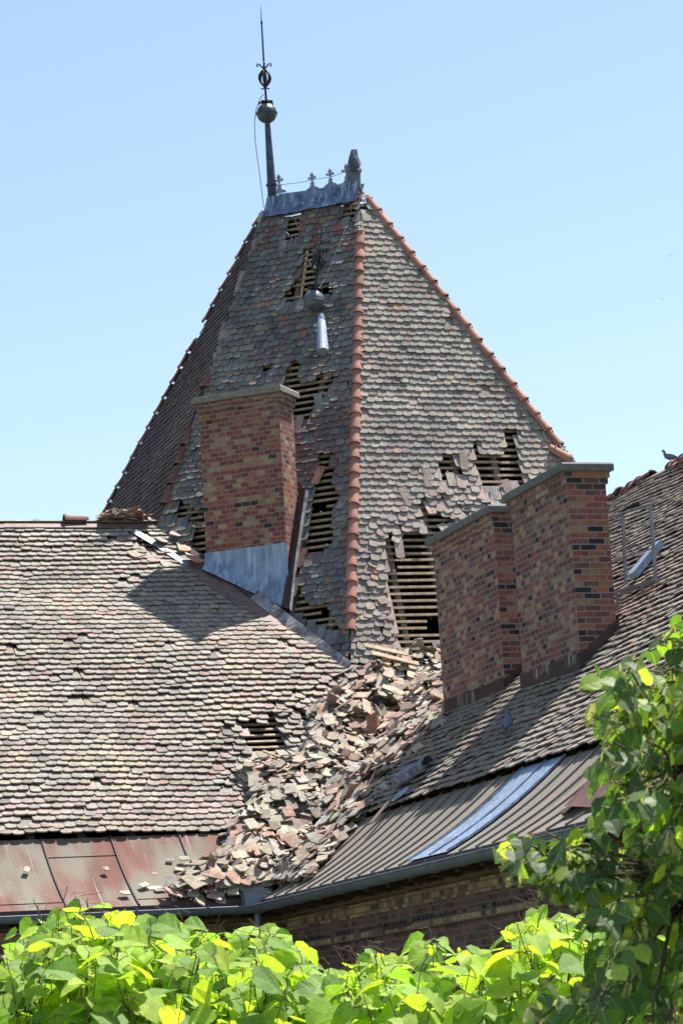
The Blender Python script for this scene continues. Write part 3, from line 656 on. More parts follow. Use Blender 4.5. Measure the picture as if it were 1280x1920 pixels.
# ------------------------------------------------------------------ chimneys
def prism_uv(mb, P4_, z0s, z1, mis=(0, 0, 0, 0)):
    per = 0
    for i in range(4):
        a, b = P4_[i], P4_[(i+1) % 4]; l = np.linalg.norm((b-a)[:2]); za, zb = z0s[i], z0s[(i+1) % 4]
        mb.add([np.array([a[0], a[1], za]), np.array([b[0], b[1], zb]), np.array([b[0], b[1], z1]), np.array([a[0], a[1], z1])], [(0, 1, 2, 3)], None, [[(per, za), (per+l, zb), (per+l, z1), (per, z1)]], mi=mis[i]); per += l
    mb.add([np.array([p[0], p[1], z1]) for p in P4_], [(0, 1, 2, 3)], None, [[(0, 0)]*4])
def chimney(parent, Nn, ux, uy, lx, ly, ztop, zbot, mats, mis, capm, step=.05, corb=2):
    """Nn near top corner (plan), ux/uy plan directions away from it"""
    P = [Nn, Nn+uy*ly, Nn+uy*ly+ux*lx, Nn+ux*lx]
    c = sum(P)/4
    def off(d): return [p+unit((ux if False else ux*0)+p-c)*0+(-ux*d if np.dot(p-c, ux) < 0 else ux*d)+(-uy*d if np.dot(p-c, uy) < 0 else uy*d) for p in P]
    m = MB(); prism_uv(m, P, [zbot]*4, ztop-.16, mis)
    prism_uv(m, off(.03), [ztop-.19]*4, ztop-.095, mis); prism_uv(m, off(.055), [ztop-.097]*4, ztop-.0, mis)
    m.add([np.array([p[0], p[1], ztop-.19]) for p in off(.03)], [(0, 1, 2, 3)], None, [[(0, 0)]*4]); m.add([np.array([p[0], p[1], ztop-.097]) for p in off(.055)], [(0, 1, 2, 3)], None, [[(0, 0)]*4])
    ch = m.build('chimney', mats, parent)
    k = MB(); q = off(.11); cc = sum(q)/4; t = .13
    def ring(sc, z): return [np.array([*(cc+(p-cc)*sc)[:2], z]) for p in q]
    vs = ring(1, ztop+.002)+ring(1.0, ztop+t*.75)+ring(.97, ztop+t); fs = [(3, 2, 1, 0)]
    for b in (0, 4): fs += [(b+i, b+(i+1) % 4, b+4+(i+1) % 4, b+4+i) for i in range(4)]
    fs.append((8, 9, 10, 11)); k.add(vs, fs); cp = k.build('chimney_cap', capm, ch)
    f2 = MB(); 
    for s_ in (.28, .72): 
        pc = Nn+ux*lx*s_+uy*ly*.5; f2.tube([np.array([pc[0], pc[1], ztop+t-.01]), np.array([pc[0], pc[1], ztop+t+.015])], .12, 10)
    f2.build('flue', MT['dark'], cp)
    return ch, P
EX = az(EA+90)
PF = hit(388, 1078, SL, nL)
N1 = hit(521, 735, PF, EX); F1 = hit(372, 758, PF, EX); l1 = np.linalg.norm((F1-N1)[:2])
ch1, C1 = chimney(tower, N1, -E1, -EX, l1, .66, N1[2], 8.0+CAMZ, [MT['ch1']], (0, 0, 0, 0), MT['cap'])
G3 = hit(835, 1352, SW, nW); N3 = hit(924, 962, G3, az(252)); F3 = hit(812, 1020, G3, az(252)); l3 = np.linalg.norm((F3-N3)[:2])
ch3, C3 = chimney(wing2, N3, -D2, D1, l3, .70, N3[2], 4.4+CAMZ, [MT['ch2'], MT['ch2r']], (1, 1, 0, 0), MT['capd'])
G4 = hit(984, 1305, SW, nW); N4 = hit(1062, 884, G4, az(252)); F4 = hit(957, 950, G4, az(252)); l4 = np.linalg.norm((F4-N4)[:2])
ch4, C4 = chimney(wing2, N4, -D2, D1, l4, .62, N4[2], 4.4+CAMZ, [MT['ch2'], MT['ch2r']], (1, 1, 0, 0), MT['capd'])
for c_, l_ in ((ch1, 'squat chimney of red and yellow bricks with a pale cap and grey metal skirt'), (ch3, 'shorter chimney of the right-hand pair, mostly hidden behind its neighbour'), (ch4, 'taller nearer chimney of the right-hand pair')): c_['label'] = l_
def z_on(S, n, P): return S[2]-((P[0]-S[0])*n[0]+(P[1]-S[1])*n[1])/n[2]
def flashing(ch, P, h, out, mat, edges, S, n, skirt=.16):
    m = MB(); c = sum(P)/4
    for i in edges:
        a, b = P[i], P[(i+1) % 4]; nn = unit(np.array([(b-a)[1], -(b-a)[0], 0])); nn = nn if nn@((a+b)/2-c)*1 > 0 else -nn
        d = unit(np.array([*(b-a)[:2], 0])); a2 = a+nn*out-d*out; b2 = b+nn*out+d*out; za, zb = z_on(S, n, a2), z_on(S, n, b2)
        A0 = np.array([a2[0], a2[1], za-.1]); B0 = np.array([b2[0], b2[1], zb-.1]); A1 = np.array([a2[0], a2[1], za+h]); B1 = np.array([b2[0], b2[1], zb+h])
        m.add([A0, B0, B1, A1, A1-nn*out*.8, B1-nn*out*.8], [(0, 1, 2, 3), (3, 2, 5, 4)])
        a3 = a2+nn*skirt; b3 = b2+nn*skirt; A3 = np.array([a3[0], a3[1], z_on(S, n, a3)+.085]); B3 = np.array([b3[0], b3[1], z_on(S, n, b3)+.085])
        m.add([A0+Z*.2, B0+Z*.2, B3, A3], [(0, 1, 2, 3)])
    return m.build('chimney_flashing', mat, ch)
MT['brst'] = m_simple('streaked brown flashing', (.06, .026, .022), .75, .4, 4, 0, c2=(.03, .016, .015))
_t = MT['brst'].node_tree; _b = _t.nodes['Principled BSDF']; _src = _b.inputs['Base Color'].links[0].from_socket
_g = N(_t, 'ShaderNodeNewGeometry'); _mp = N(_t, 'ShaderNodeMapping'); _mp.inputs['Scale'].default_value = (26, 26, .9); L(_t, _g.outputs['Position'], _mp.inputs[0])
_s1 = ramp(_t, noise_n(_t, 1, 3, .6, _mp.outputs[0]).outputs[0], [(.52, (0,)*3), (.6, (1,)*3)]); _s2 = ramp(_t, noise_n(_t, 1.7, 1, .5).outputs[0], [(.54, (0,)*3), (.60, (.9,)*3)])
_f = mix(_t, 1.0, _s1.outputs[0], _s2.outputs[0], 'MULTIPLY'); L(_t, mix(_t, _f, _src, (.40, .38, .37)), _b.inputs['Base Color'])
for ch, P in ((ch3, C3), (ch4, C4)): flashing(ch, P, .36, .035, MT['brst'], (3,), SW, nW); flashing(ch, P, .30, .036, MT['brown'], (0, 1, 2), SW, nW, .1)
# chimney 1: galvanised skirt down the front, dark upstand on its right side
sk = MB(); c1z = hit(388, 1037, PF, EX)[2]
a = F1+EX*.02+E1*-.02; b = N1+EX*.02+E1*.02
za = z_on(SL, nL, a); zb = z_on(SL, nL, b)
rows_ = []
for i in range(9):
    t_ = i/8; rows_.append([np.array([*(a+(b-a)*j/10+EX*(.16*t_**3))[:2], (c1z)*(1-t_)+((za+(zb-za)*j/10)+.10)*t_]) for j in range(11)])
vs = [p for r_ in rows_ for p in r_]; sk.add(vs, [(i*11+j, i*11+j+1, (i+1)*11+j+1, (i+1)*11+j) for i in range(8) for j in range(10)])
sk.build('chimney_skirt', MT['galv'], ch1, True)
fl = MB()
def onF(x, y, lift=.04): return hit(x, y, J1, nF)+nF*lift
def onL(x, y, lift=.06): return hit(x, y, SL, nL)+nL*lift
def strip(mb, A_, B_, n_=1, mi=0):
    k = len(A_); mb.add(list(A_)+list(B_), [(i, i+1, k+i+1, k+i) for i in range(k-1)], mi=mi)
# right side upstand: from the roof crease up beside the chimney
pa = [(548, 1148), (556, 1075), (568, 990), (578, 925)]; pb = [(528, 1140), (540, 1075), (548, 990), (556, 905)]
strip(fl, [onF(x, y, .13) for x, y in pa], [onF(x, y, .03) for x, y in pb])
strip(fl, [onF(x, y, .13) for x, y in pa], [onF(x+1, y, .0) for x, y in pa])
fl.build('side_flashing', MT['brown'], ch1)
fl = MB(); pc = [(550, 1150), (558, 1075), (571, 990), (582, 925)]
strip(fl, [onF(x, y, .135) for x, y in pa], [onF(x, y, .07) for x, y in pc]); fl.build('side_flashing_edge', MT['peel'], ch1)
# valley gutter of sheet metal between tower front and wing 1 roof
jd = unit(J2-J1); lj = np.linalg.norm(J2-J1)
def onJ(t_, up_, side): # along the join; up_ on the tower face, side on the roof
    P = J1+jd*t_; uF = unit(np.cross(nF, jd)); uF = uF if uF[2] > 0 else -uF; uL = unit(np.cross(nL, jd)); uL = uL if uL@az(162) > 0 else -uL
    return P+uF*up_+uL*side
K = 28; vf = MB(); ts = [(.16+.84*i/K)*lj+.12 for i in range(K+1)]
strip(vf, [onJ(t_, 0, 0)+nL*.07+nF*.05 for t_ in ts], [onJ(t_, 0, .42)+nL*.085 for t_ in ts]); strip(vf, [onJ(t_, 0, .42)+nL*.085 for t_ in ts], [onJ(t_, 0, .43)+nL*.0 for t_ in ts])
vfo = vf.build('valley_flashing', MT['brownl'], tower)
vf = MB(); ts2 = [(.50+.50*i/K)*lj+.1 for i in range(K+1)]
strip(vf, [onJ(t_, 0, 0)+nL*.07+nF*.06 for t_ in ts2], [onJ(t_, .26, 0)+nF*.10+nF*.02*sin(t_*9) for t_ in ts2]); vf.build('valley_upstand', MT['peel'], tower)
vf = MB(); ts3 = [(.16+.36*i/K)*lj for i in range(K+1)]; strip(vf, [onJ(t_, 0, 0)+nL*.075+nF*.06 for t_ in ts3], [onJ(t_, .14, 0)+nF*.08 for t_ in ts3]); vf.build('valley_upstand', MT['brown'], tower)
vf = MB(); strip(vf, [onL(x, y, .095) for x, y in ((243, 1004), (290, 1032), (345, 1068))], [onL(x, y, .095) for x, y in ((256, 1001), (305, 1030), (356, 1066))]); strip(vf, [onL(x, y, .10) for x, y in ((520, 1192), (556, 1222), (606, 1264))], [onL(x, y, .10) for x, y in ((526, 1188), (568, 1220), (618, 1262))]); vf.build('valley_strip', MT['zinc'], tower)
# ------------------------------------------------------------------ ridge flashing, cresting, finials
cr = MB(); nn = 22; rows_ = []
for j in range(7):
    t_ = j/6; row = []
    for i in range(nn+1):
        s_ = i/nn; P = A+(B-A)*(s_*1.0+.02); wv = .012*sin(s_*40)+.01*sin(s_*17)
        row.append(P+Z*(.16-.12*t_*0)+(-Z*.52*t_+nF*(.14+.16*t_**2)+wv*nF)+E1*(-.08*t_*(1-s_)-.06*t_*s_))
    rows_.append(row)
cr.add([p for r_ in rows_ for p in r_], [(j*(nn+1)+i, j*(nn+1)+i+1, (j+1)*(nn+1)+i+1, (j+1)*(nn+1)+i) for j in range(6) for i in range(nn)])
rows_ = [[p+(-nF*2*((p-A)@nF))*np.array([1, 1, 0])*.6-EX*.02 for p in r_] for r_ in rows_]
cr.add([p for r_ in rows_ for p in r_], [(j*(nn+1)+i, j*(nn+1)+i+1, (j+1)*(nn+1)+i+1, (j+1)*(nn+1)+i) for j in range(6) for i in range(nn)])
rf = cr.build('ridge_flashing', MT['lead'], tower, True)
fp = MB(); fp.add([hit(x, y, A, nF)+nF*.34 for x, y in ((668, 368), (684, 358), (690, 352), (676, 366))], [(0, 1, 2, 3)]); fp.build('torn_flashing', MT['galv'], tower)
def lathe(mb, base, axis, prof, n=16, sq=None):
    axis = unit(axis); x = unit(np.cross(axis, [0, 1., 0])); y = np.cross(axis, x); vs = []
    for h, rr in prof:
        for k in range(n): a = 2*pi*k/n; vs.append(base+axis*h+rr*(cos(a)*x+sin(a)*y))
    m_ = len(prof); fs = [(i*n+k, i*n+(k+1) % n, (i+1)*n+(k+1) % n, (i+1)*n+k) for i in range(m_-1) for k in range(n)]
    mb.add(vs, fs+[tuple(range(n))[::-1], tuple((m_-1)*n+k for k in range(n))])
def finial(parent, ballc, axis, broken=False):
    axis = unit(axis); x = unit(np.cross(axis, [0, 1., 0])); y = np.cross(axis, x)
    m = MB(); rb = .215; lathe(m, ballc, axis, [(-rb*cos(pi*i/14), max(.02, rb*sin(pi*i/14))) for i in range(15)], 20)
    ring = [(-.02, rb+.002), (-.015, rb+.014), (.015, rb+.014), (.02, rb+.002)]; lathe(m, ballc, axis, ring, 20)
    m.build('ball', MT['fball'] if broken else MT['ball'], parent, True, 40)
    m = MB()
    for k in range(7): # leaf collar
        a = 2*pi*k/7; d = cos(a)*x+sin(a)*y; p = ballc+axis*(rb-.01); m.tube([p+d*.02, p+d*.08+axis*.05, p+d*.14+axis*.04, p+d*.16-axis*.01], [.03, .03, .022, .008], 5)
    o2 = ballc+axis*.80
    m.tube([ballc+axis*rb, o2-axis*.24], .024, 8); m.tube([o2-axis*.25, o2+axis*1.25*(.55 if broken else 1)], [.022, .016], 8)
    if not broken: m.tube([o2+axis*1.2, o2+axis*1.62], [.014, .003], 6); m.tube([o2+axis*1.18, o2+axis*1.24], .024, 6)
    else: m.tube([o2+axis*.68, o2+axis*.72+x*-.03], [.012, .003], 6)
    m.build('rod', MT['iron'], parent)
    m = MB()
    for k in range(6): # onion cage of curved straps
        a = 2*pi*k/6+.3; d = cos(a)*x+sin(a)*y; pts = [o2+axis*(-.17+.34*i/10-.02)+d*(.125*sin(pi*(.06+.88*i/10))**.8) for i in range(11)]
        if broken: pts = [p+d*.02*sin(i*.9+k) for i, p in enumerate(pts)]
        m.tube(pts, .021, 6)
    m.build('cage', MT['iron'], parent)
    m = MB()
    for k in range(4 if not broken else 3):
        a = 2*pi*k/4+.1; d = cos(a)*x+sin(a)*y; b0 = o2+axis*.17
        m.tube([b0, b0+axis*.05+d*.04, b0+axis*.11+d*.09, b0+axis*.13+d*.14, b0+axis*.09+d*.16, b0+axis*.065+d*.12], .016, 5)
        b0 = o2-axis*.19; m.tube([b0, b0-axis*.05+d*.03, b0-axis*.08+d*.07, b0-axis*.05+d*.08], .015, 5)
    m.build('scroll', MT['iron'], parent)
SF = hit(512, 388, A, EX)
bc = SF+ (hit(500, 212, SF, EX)-SF)
m = MB(); ax1 = unit(bc-SF); hh = np.linalg.norm(bc-SF)
lathe(m, SF, ax1, [(-.25, .16), (-.05, .13), (.1, .105), (.45, .095), (.46, .12), (.50, .12), (.51, .095), (hh-.35, .062), (hh-.18, .055)], 14)
fs1 = m.build('finial', MT['ball'], tower, True, 35); fs1['label'] = 'standing finial with ball and spike on the left end of the ridge'
finial(fs1, bc, hit(490, 38, bc, EX)-bc)
m = MB(); S2_ = hit(664, 362, B, EX); t2 = unit(hit(663, 272, B, EX)-S2_)
lathe(m, S2_, t2, [(-.15, .19), (-.05, .15), (.06, .135), (.44, .125), (.46, .15), (.50, .15), (.52, .13), (.56, .135), (.62, .14), (.78, .10), (.93, .06)], 14)
m.v = [tuple(c+R.gauss(0, .010) for c in v) for v in m.v]
st = m.build('finial_stump', MT['fball'], tower, True, 35)
m = MB()
def fleur(mb, P, ux, hgt, thick=.022, only_base=False):
    up_ = Z; nrm = unit(np.cross(ux, up_))
    def plate(pts):
        k = len(pts); vs = [P+ux*a*hgt+up_*b*hgt+nrm*thick/2 for a, b in pts]; vs += [p-nrm*thick for p in vs]
        mb.add(vs, [tuple(range(k)), tuple(range(2*k-1, k-1, -1))]+[(i, k+i, k+(i+1) % k, (i+1) % k) for i in range(k)])
    plate([(-.42, -.05), (.42, -.05), (.34, .06), (.18, .12), (.09, .28), (-.09, .28), (-.18, .12), (-.34, .06)])
    if only_base: return
    plate([(-.085, .281), (.085, .281), (.15, .36), (.05, .40), (.05, .55), (-.05, .55), (-.05, .40), (-.15, .36)])
    plate([(-.05, .551), (.05, .551), (.12, .60), (.20, .58), (.25, .64), (.24, .72), (.17, .75), (.14, .68), (.08, .70), (.12, .82), (0, 1.0), (-.12, .82), (-.08, .70), (-.14, .68), (-.17, .75), (-.24, .72), (-.25, .64), (-.20, .58), (-.12, .60)])
for x, y, h in ((586, 354, .37), (620, 347, .37)):
    fm = MB(); fleur(fm, hit(x, y, A+EX*.02, EX), unit(E1+Z*.02), h); fo = fm.build('cresting_fleur', MT['zinc'], tower)
fm = MB(); fleur(fm, hit(524, 360, A+EX*.02, EX), E1, .40); fm.build('cresting_fleur', MT['zinc'], tower)
fm = MB(); fleur(fm, hit(651, 345, A+EX*.02, EX), E1, .45); fm.build('cresting_fleur', MT['zinc'], tower)
# scalloped base strip along the ridge
fm = MB(); t0 = hit(522, 366, A+EX*.02, EX); t1 = hit(655, 350, A+EX*.02, EX); fm.bar(t0+Z*.0, t1, .03, .06); fm.build('cresting_rail', MT['lead'], tower)
m = MB(); q = hit(636, 325, A+EX*.02, EX); pts = [hit(524, 346, A, EX), hit(560, 342, A, EX), hit(596, 335, A, EX), hit(625, 330, A, EX), hit(652, 318, A, EX)]; m.tube(pts, .006, 5); m.build('ridge_wire', MT['iron'], tower)
m = MB(); pts = [hit(x, y, bc, EX) for x, y in ((494, 176), (488, 183), (480, 205), (477, 225), (478, 262), (483, 300), (489, 345), (494, 388))]; m.tube(pts, .008, 5); m.build('lightning_wire', MT['iron'], tower)
# the fallen finial hanging on the front slope
fb = hit(600, 580, J1, nF)+nF*.32
ff = empty('fallen_finial', (fb[0], fb[1], fb[2]), label='fallen ball finial with a broken blue-grey pole hanging by a wire on the tower front', cat='finial')
m = MB(); e0 = hit(602, 590, fb, EX); e1_ = hit(615, 673, J1, nF)+nF*.26
axd = unit(e1_-e0); lathe(m, e0, axd, [(0, .06), (.1, .06), (.105, .075), (.16, .075)], 12)
lathe(m, e0+axd*.165, axd, [(0, .075), (.06, .085), (np.linalg.norm(e1_-e0)-.2, .112), (np.linalg.norm(e1_-e0)-.165, .115)], 14); m.v = [tuple(c+R.gauss(0, .007) for c in v) for v in m.v]; m.build('pole', MT['pole'], ff, True, 40)
finial(ff, fb, hit(592, 530, fb, EX)-fb, True)
m = MB(); m.tube([onF(655, 438, .2), onF(632, 505, .25), onF(619, 540, .3), fb+np.array([.08, -.05, .18])], .007, 5); m.build('wire', MT['zinc'], ff)
# ------------------------------------------------------------------ rubble heap in the valley
NR = np.random.default_rng(5)
def baseh(X, Y):
    d1 = -((X-CORNER[0])*az(162)[0]+(Y-CORNER[1])*az(162)[1]); d2 = -((X-CORNER[0])*az(252)[0]+(Y-CORNER[1])*az(252)[1])
    def h(d):
        s_ = np.clip(d/SR, 0, 1); ap = SH*(.74*s_+.26*s_**2.2); return CORNER[2]+np.where(d < 0, -.5, np.where(d < SR, ap, SH+(d-SR)*tan(radians(PH))))
    return np.maximum(h(d1), h(d2)), d1, d2
GX0, GY0, GS = -5.0, 45.0, .025; GW, GH = 400, 470
gx = GX0+GS*np.arange(GW); gy = GY0+GS*np.arange(GH); HX, HY = np.meshgrid(gx, gy, indexing='ij')
H0, _, _ = baseh(HX, HY); H = H0+.05
ID = -np.ones(H.shape, int)
pieces = []
def drop(x, y, wd, ln, th, tilt, yaw, lift=0.0):
    i, j = int((x-GX0)/GS), int((y-GY0)/GS)
    if i < 12 or j < 12 or i > GW-13 or j > GH-13: return None
    k = 9; gxx = (H[i+k, j]-H[i-k, j])/(2*k*GS); gyy = (H[i, j+k]-H[i, j-k])/(2*k*GS)
    gg = math.hypot(gxx, gyy)+1e-6; sc_ = min(1, .95/gg); gxx *= sc_; gyy *= sc_
    n = unit([-gxx+tilt[0], -gyy+tilt[1], 1.0]); t = unit(np.cross(n, [cos(yaw), sin(yaw), 0])); s_ = np.cross(t, n)
    aa, bb = np.meshgrid(np.linspace(-.5, .5, 9)*wd, np.linspace(-.5, .5, 15)*ln); P = aa[..., None]*s_+bb[..., None]*t
    ii = ((x+P[..., 0]-GX0)/GS).astype(int).clip(0, GW-1); jj = ((y+P[..., 1]-GY0)/GS).astype(int).clip(0, GH-1)
    z = np.percentile(H[ii, jj]-P[..., 2], 82)+lift; zz = z+P[..., 2]+th
    m_ = zz > H[ii, jj]; H[ii[m_], jj[m_]] = zz[m_]; ID[ii[m_], jj[m_]] = len(pieces)
    pieces.append((np.array([x, y, z]), s_, t, n, wd, ln, th)); return True
PLR = [(0.336, 0.317, 0.273), (0.386, 0.324, 0.253), (0.367, 0.283, 0.223), (0.348, 0.313, 0.253), (0.290, 0.243, 0.192), (0.386, 0.253, 0.192), (0.415, 0.364, 0.283), (0.299, 0.192, 0.157), (0.232, 0.202, 0.172), (0.406, 0.354, 0.293)]
def rub_shape(r, wd, ln):
    h = wd/2; k = r.random()
    if k < .36: pts = [(a*wd, b*wd*.7-ln/2) for a, b in ARC]+[(h, ln/2), (-h, ln/2)]
    elif k < .62: pts = [(a*wd, b*wd*.7-ln/2) for a, b in ARC]+[(h, ln*r.uniform(.0, .3)), (h*.2, ln*r.uniform(.1, .35)), (-h*.4, ln*r.uniform(0, .2)), (-h, ln*r.uniform(.2, .5))]
    elif k < .82: pts = [(-h, -ln*r.uniform(.1, .3)), (-h*.2, -ln*r.uniform(.2, .4)), (h, -ln*r.uniform(.0, .2)), (h, ln/2), (-h, ln/2)]
    else: pts = [(-h, -ln*.3), (h*r.uniform(.2, .9), -ln*.35), (h, ln*r.uniform(-.1, .2)), (-h*.2, ln*.4)]
    return pts
def piece_obj(name, pc, r, mat, col=None):
    P, s_, t, n, wd, ln, th = pc; m = MB(); pts = rub_shape(r, wd, ln); k = len(pts); col = vary(col or r.choice(PLR), .16, r)
    vs = [s_*a+t*b+n*th for a, b in pts]+[s_*a+t*b for a, b in pts]
    m.add(vs, [tuple(range(k)), tuple(range(2*k-1, k-1, -1))]+[(i, k+i, k+(i+1) % k, (i+1) % k) for i in range(k)], col)
    return m
rr_ = random.Random(21); cnt = 0; tries = 0
while cnt < 3200 and tries < 260000:
    tries += 1; x, y = rr_.uniform(-3.6, 3.4), rr_.uniform(45.4, 55.5); b_, d1, d2 = baseh(np.array(x), np.array(y)); b_ = float(b_)
    if (d1 < .02 and d2 < .3): continue
    px, py = proj((x, y, b_+.2))
    if not inpoly(px, py, RUB): continue
    dv = float(d1-d2)/1.414   # signed distance from the valley line (positive: wing 1 side)
    p_ = max(math.exp(-((dv-.4)/1.2)**2), .6 if py > 1490 else .35 if py > 1290 else .2)
    if dv < -.25: p_ *= .45
    if inpoly(px, py, [(430, 1345), (580, 1325), (590, 1400), (560, 1428), (450, 1428)]): p_ = 0
    if rr_.random() > p_: continue
    i, j = int((x-GX0)/GS), int((y-GY0)/GS)
    if H[i, j]-H0[i, j] > (.34 if py < 1540 else .2)*math.exp(-((dv-.3)/1.1)**2)+.085: continue
    tl = rr_.gauss(0, .16), rr_.gauss(0, .16)
    if rr_.random() < .10: tl = rr_.gauss(0, .7), rr_.gauss(0, .7)
    L_ = rr_.choice((.40, .38, .36, .28, .22, .18, .14, .11, .08)); yw = rr_.uniform(0, 2*pi) if rr_.random() < .6 else radians(90-72)+rr_.gauss(0, .5)
    if drop(x, y, .195*rr_.uniform(.9, 1.0) if L_ > .2 else rr_.uniform(.05, .17), L_, .021, tl, yw): cnt += 1
NHEAP = len(pieces)
vis = np.bincount(ID[ID >= 0].ravel(), minlength=NHEAP)
# what the camera side sees: weight by how far the piece faces the viewer
def score(k):
    P, s_, t, n, *_ = pieces[k]; return vis[k]*max(.05, -n@unit(P-CAM))
order = sorted(range(NHEAP), key=score, reverse=True); single = set(order[:300])
stuff = MB()
for k in range(NHEAP):
    m = piece_obj('x', pieces[k], rr_, None)
    if k in single:
        o = m.build('broken_roof_tile', MT['rub']); o.location = Vector(pieces[k][0])
        tag(o, 'loose clay tile or shard lying in the big rubble heap between the two roofs', 'roof tile', 'fallen tiles heaped in the roof valley')
    else: stuff.add([np.array(v)+pieces[k][0] for v in m.v], m.f, m.c[0])
tag(stuff.build('tile_rubble', MT['rub']), 'mass of smashed clay tile pieces filling the valley between the two roofs', 'rubble', kind='stuff')
def place_on(S, n, x, y, yaw, lift=.03, wd=.195, ln=.36, tilt=0.0):
    P = hit(x, y, S, n)+n*lift; v = unit(Z-n*n[2]); u = unit(np.cross(v, n)); t = v*cos(yaw)+u*sin(yaw); s_ = unit(np.cross(t, n)); n2 = unit(n+t*tilt); t2 = unit(t-n2*(t@n2))
    return (P, unit(np.cross(t2, n2)), t2, n2, wd, ln, .02)
def loose(pc, label, group=None, col=None, name='broken_roof_tile'):
    m = piece_obj('x', pc, rr_, None, col); o = m.build(name, MT['rub']); o.location = Vector(pc[0]); return tag(o, label, 'roof tile', group)
# snapped battens lying in the heap
for k, (x, y, a_, l_) in enumerate(((600, 1420, .3, .7), (650, 1380, 1.2, .6), (690, 1350, .8, .9), (560, 1480, 2.2, .5), (620, 1540, .5, .8), (530, 1580, 1.4, .6), (760, 1300, 2.6, .7), (480, 1640, .9, .5), (580, 1610, 1.9, .6), (740, 1380, .2, .8), (520, 1450, 2.7, .5), (670, 1470, 1.0, .6))):
    P = hit(x, y, SL if k != 20 else SW, nL)+Z*.30 if y < 1560 else hit(x, y, SL, nL)+Z*.22; d_ = unit(D1*cos(a_)+vL*sin(a_)+nL*.15); m = MB(); m.bar(-d_*l_/2, d_*l_/2, .05, .028, nL, (.9, .9, .9)); o = m.build('snapped_batten', MT['wood']); o.location = Vector(P)
    tag(o, 'short snapped wooden batten sticking out of the valley rubble', 'batten', 'snapped battens in the rubble')
# scattered shards on the red apron
def ap_hit(x, y):
    best = None
    for i in range(60):
        s_ = i/59; P = hit(x, y, apron_pt(CORNER, D1, az(162), s_, 0), Z); d = -(P-CORNER)@az(162)/SR
        if best is None or abs(d-s_) < best[0]: best = (abs(d-s_), P, s_)
    return best[1], best[2]
for x, y, a_, l_ in ((50, 1633, .4, .22), (196, 1632, 1.4, .2), (212, 1631, 1.7, .2), (318, 1616, .3, .16), (290, 1641, 1.5, .2), (316, 1649, 1.0, .3), (332, 1632, 1.9, .3), (343, 1644, .4, .3), (270, 1662, 1.2, .24), (288, 1668, 1.6, .4), (303, 1671, 1.5, .36), (232, 1677, 1.5, .3), (247, 1678, 1.8, .26), (337, 1677, 1.3, .2), (330, 1664, 1.5, .34), (352, 1660, .3, .3), (360, 1635, .9, .25), (345, 1612, 1.5, .25), (370, 1650, .5, .35), (388, 1640, 1.2, .3), (380, 1620, .7, .3), (395, 1665, 1.6, .3), (362, 1672, 1.2, .3), (400, 1612, .9, .3)):
    P, s_ = ap_hit(x, y); n = unit(Z-(-az(162))*SH/SR*(.74+.57*s_**1.2)); v = unit(Z-n*n[2]); u = unit(np.cross(v, n)); t = v*cos(a_)+u*sin(a_)
    lb_ = {50: 'lone square tile shard on the red metal apron, farthest left'}.get(x)
    loose((P+n*.012, unit(np.cross(t, n)), t, n, rr_.uniform(.09, .15), l_*.68, .018), lb_ or 'tile shard scattered on the red metal apron left of the rubble heap', None if lb_ else 'shards on the red metal apron')
# displaced tiles beside the squat chimney and on the left ridge
for k, (x, y, a_, tl, lf) in enumerate(((330, 1012, .5, .2, .15), (343, 1036, .1, .1, .12), (358, 1058, 1.5, .3, .16), (372, 1066, 1.1, .2, .2), (305, 1022, .9, .4, .1), (318, 1040, .7, .2, .07), (258, 1043, 1.0, .1, .06), (287, 1056, .4, .1, .06), (320, 1062, 1.4, .1, .05), (366, 1012, .15, .2, .34), (378, 1000, .1, .3, .4))):
    loose(place_on(SL, nL, x, y, a_, lf, .24, .42, tl), 'dislodged tile lying askew between the left roof edge and the squat chimney', 'dislodged tiles left of the squat chimney', rr_.choice([(.42, .20, .15), (.40, .33, .27), (.44, .38, .31), (.33, .17, .14)]))
rp = hit(230, 985, SL, nL)
for k in range(46):
    t_ = rr_.random(); P = r0+D1*((hit(185+100*t_, 992, SL, nL)-r0)@D1)+Z*(.18+.22*rr_.random()*math.sin(pi*t_)**.6)+az(342)*rr_.uniform(-.15, .3)
    n = unit([rr_.gauss(0, .35), rr_.gauss(-.25, .35), 1]); t = unit(np.cross(n, [rr_.gauss(0, 1), rr_.gauss(0, 1), 0])); loose((P, np.cross(t, n), t, n, .19, rr_.choice((.38, .3, .22)), .022), 'broken tile in the small pile on the left ridge by the tower foot', 'broken tiles piled on the left ridge', rr_.choice([(.34, .17, .12), (.40, .30, .24), (.30, .22, .18)]))
hm = hip_mesh(.48, .12, .10); o = hm.build('ridge_tile', MT['terrad'], None, True, 40)
a0 = r0+D1*((hit(118, 986, SL, nL)-r0)@D1)+Z*.16; x = Vector(az(162)); Mx = Matrix((x, Vector(D1), Z.tolist() and Vector(Z))).transposed().to_4x4(); Mx.translation = Vector(a0); o.matrix_basis = Mx
tag(o, 'single reddish brown ridge tile left lying on top of the left ridge', 'ridge tile')
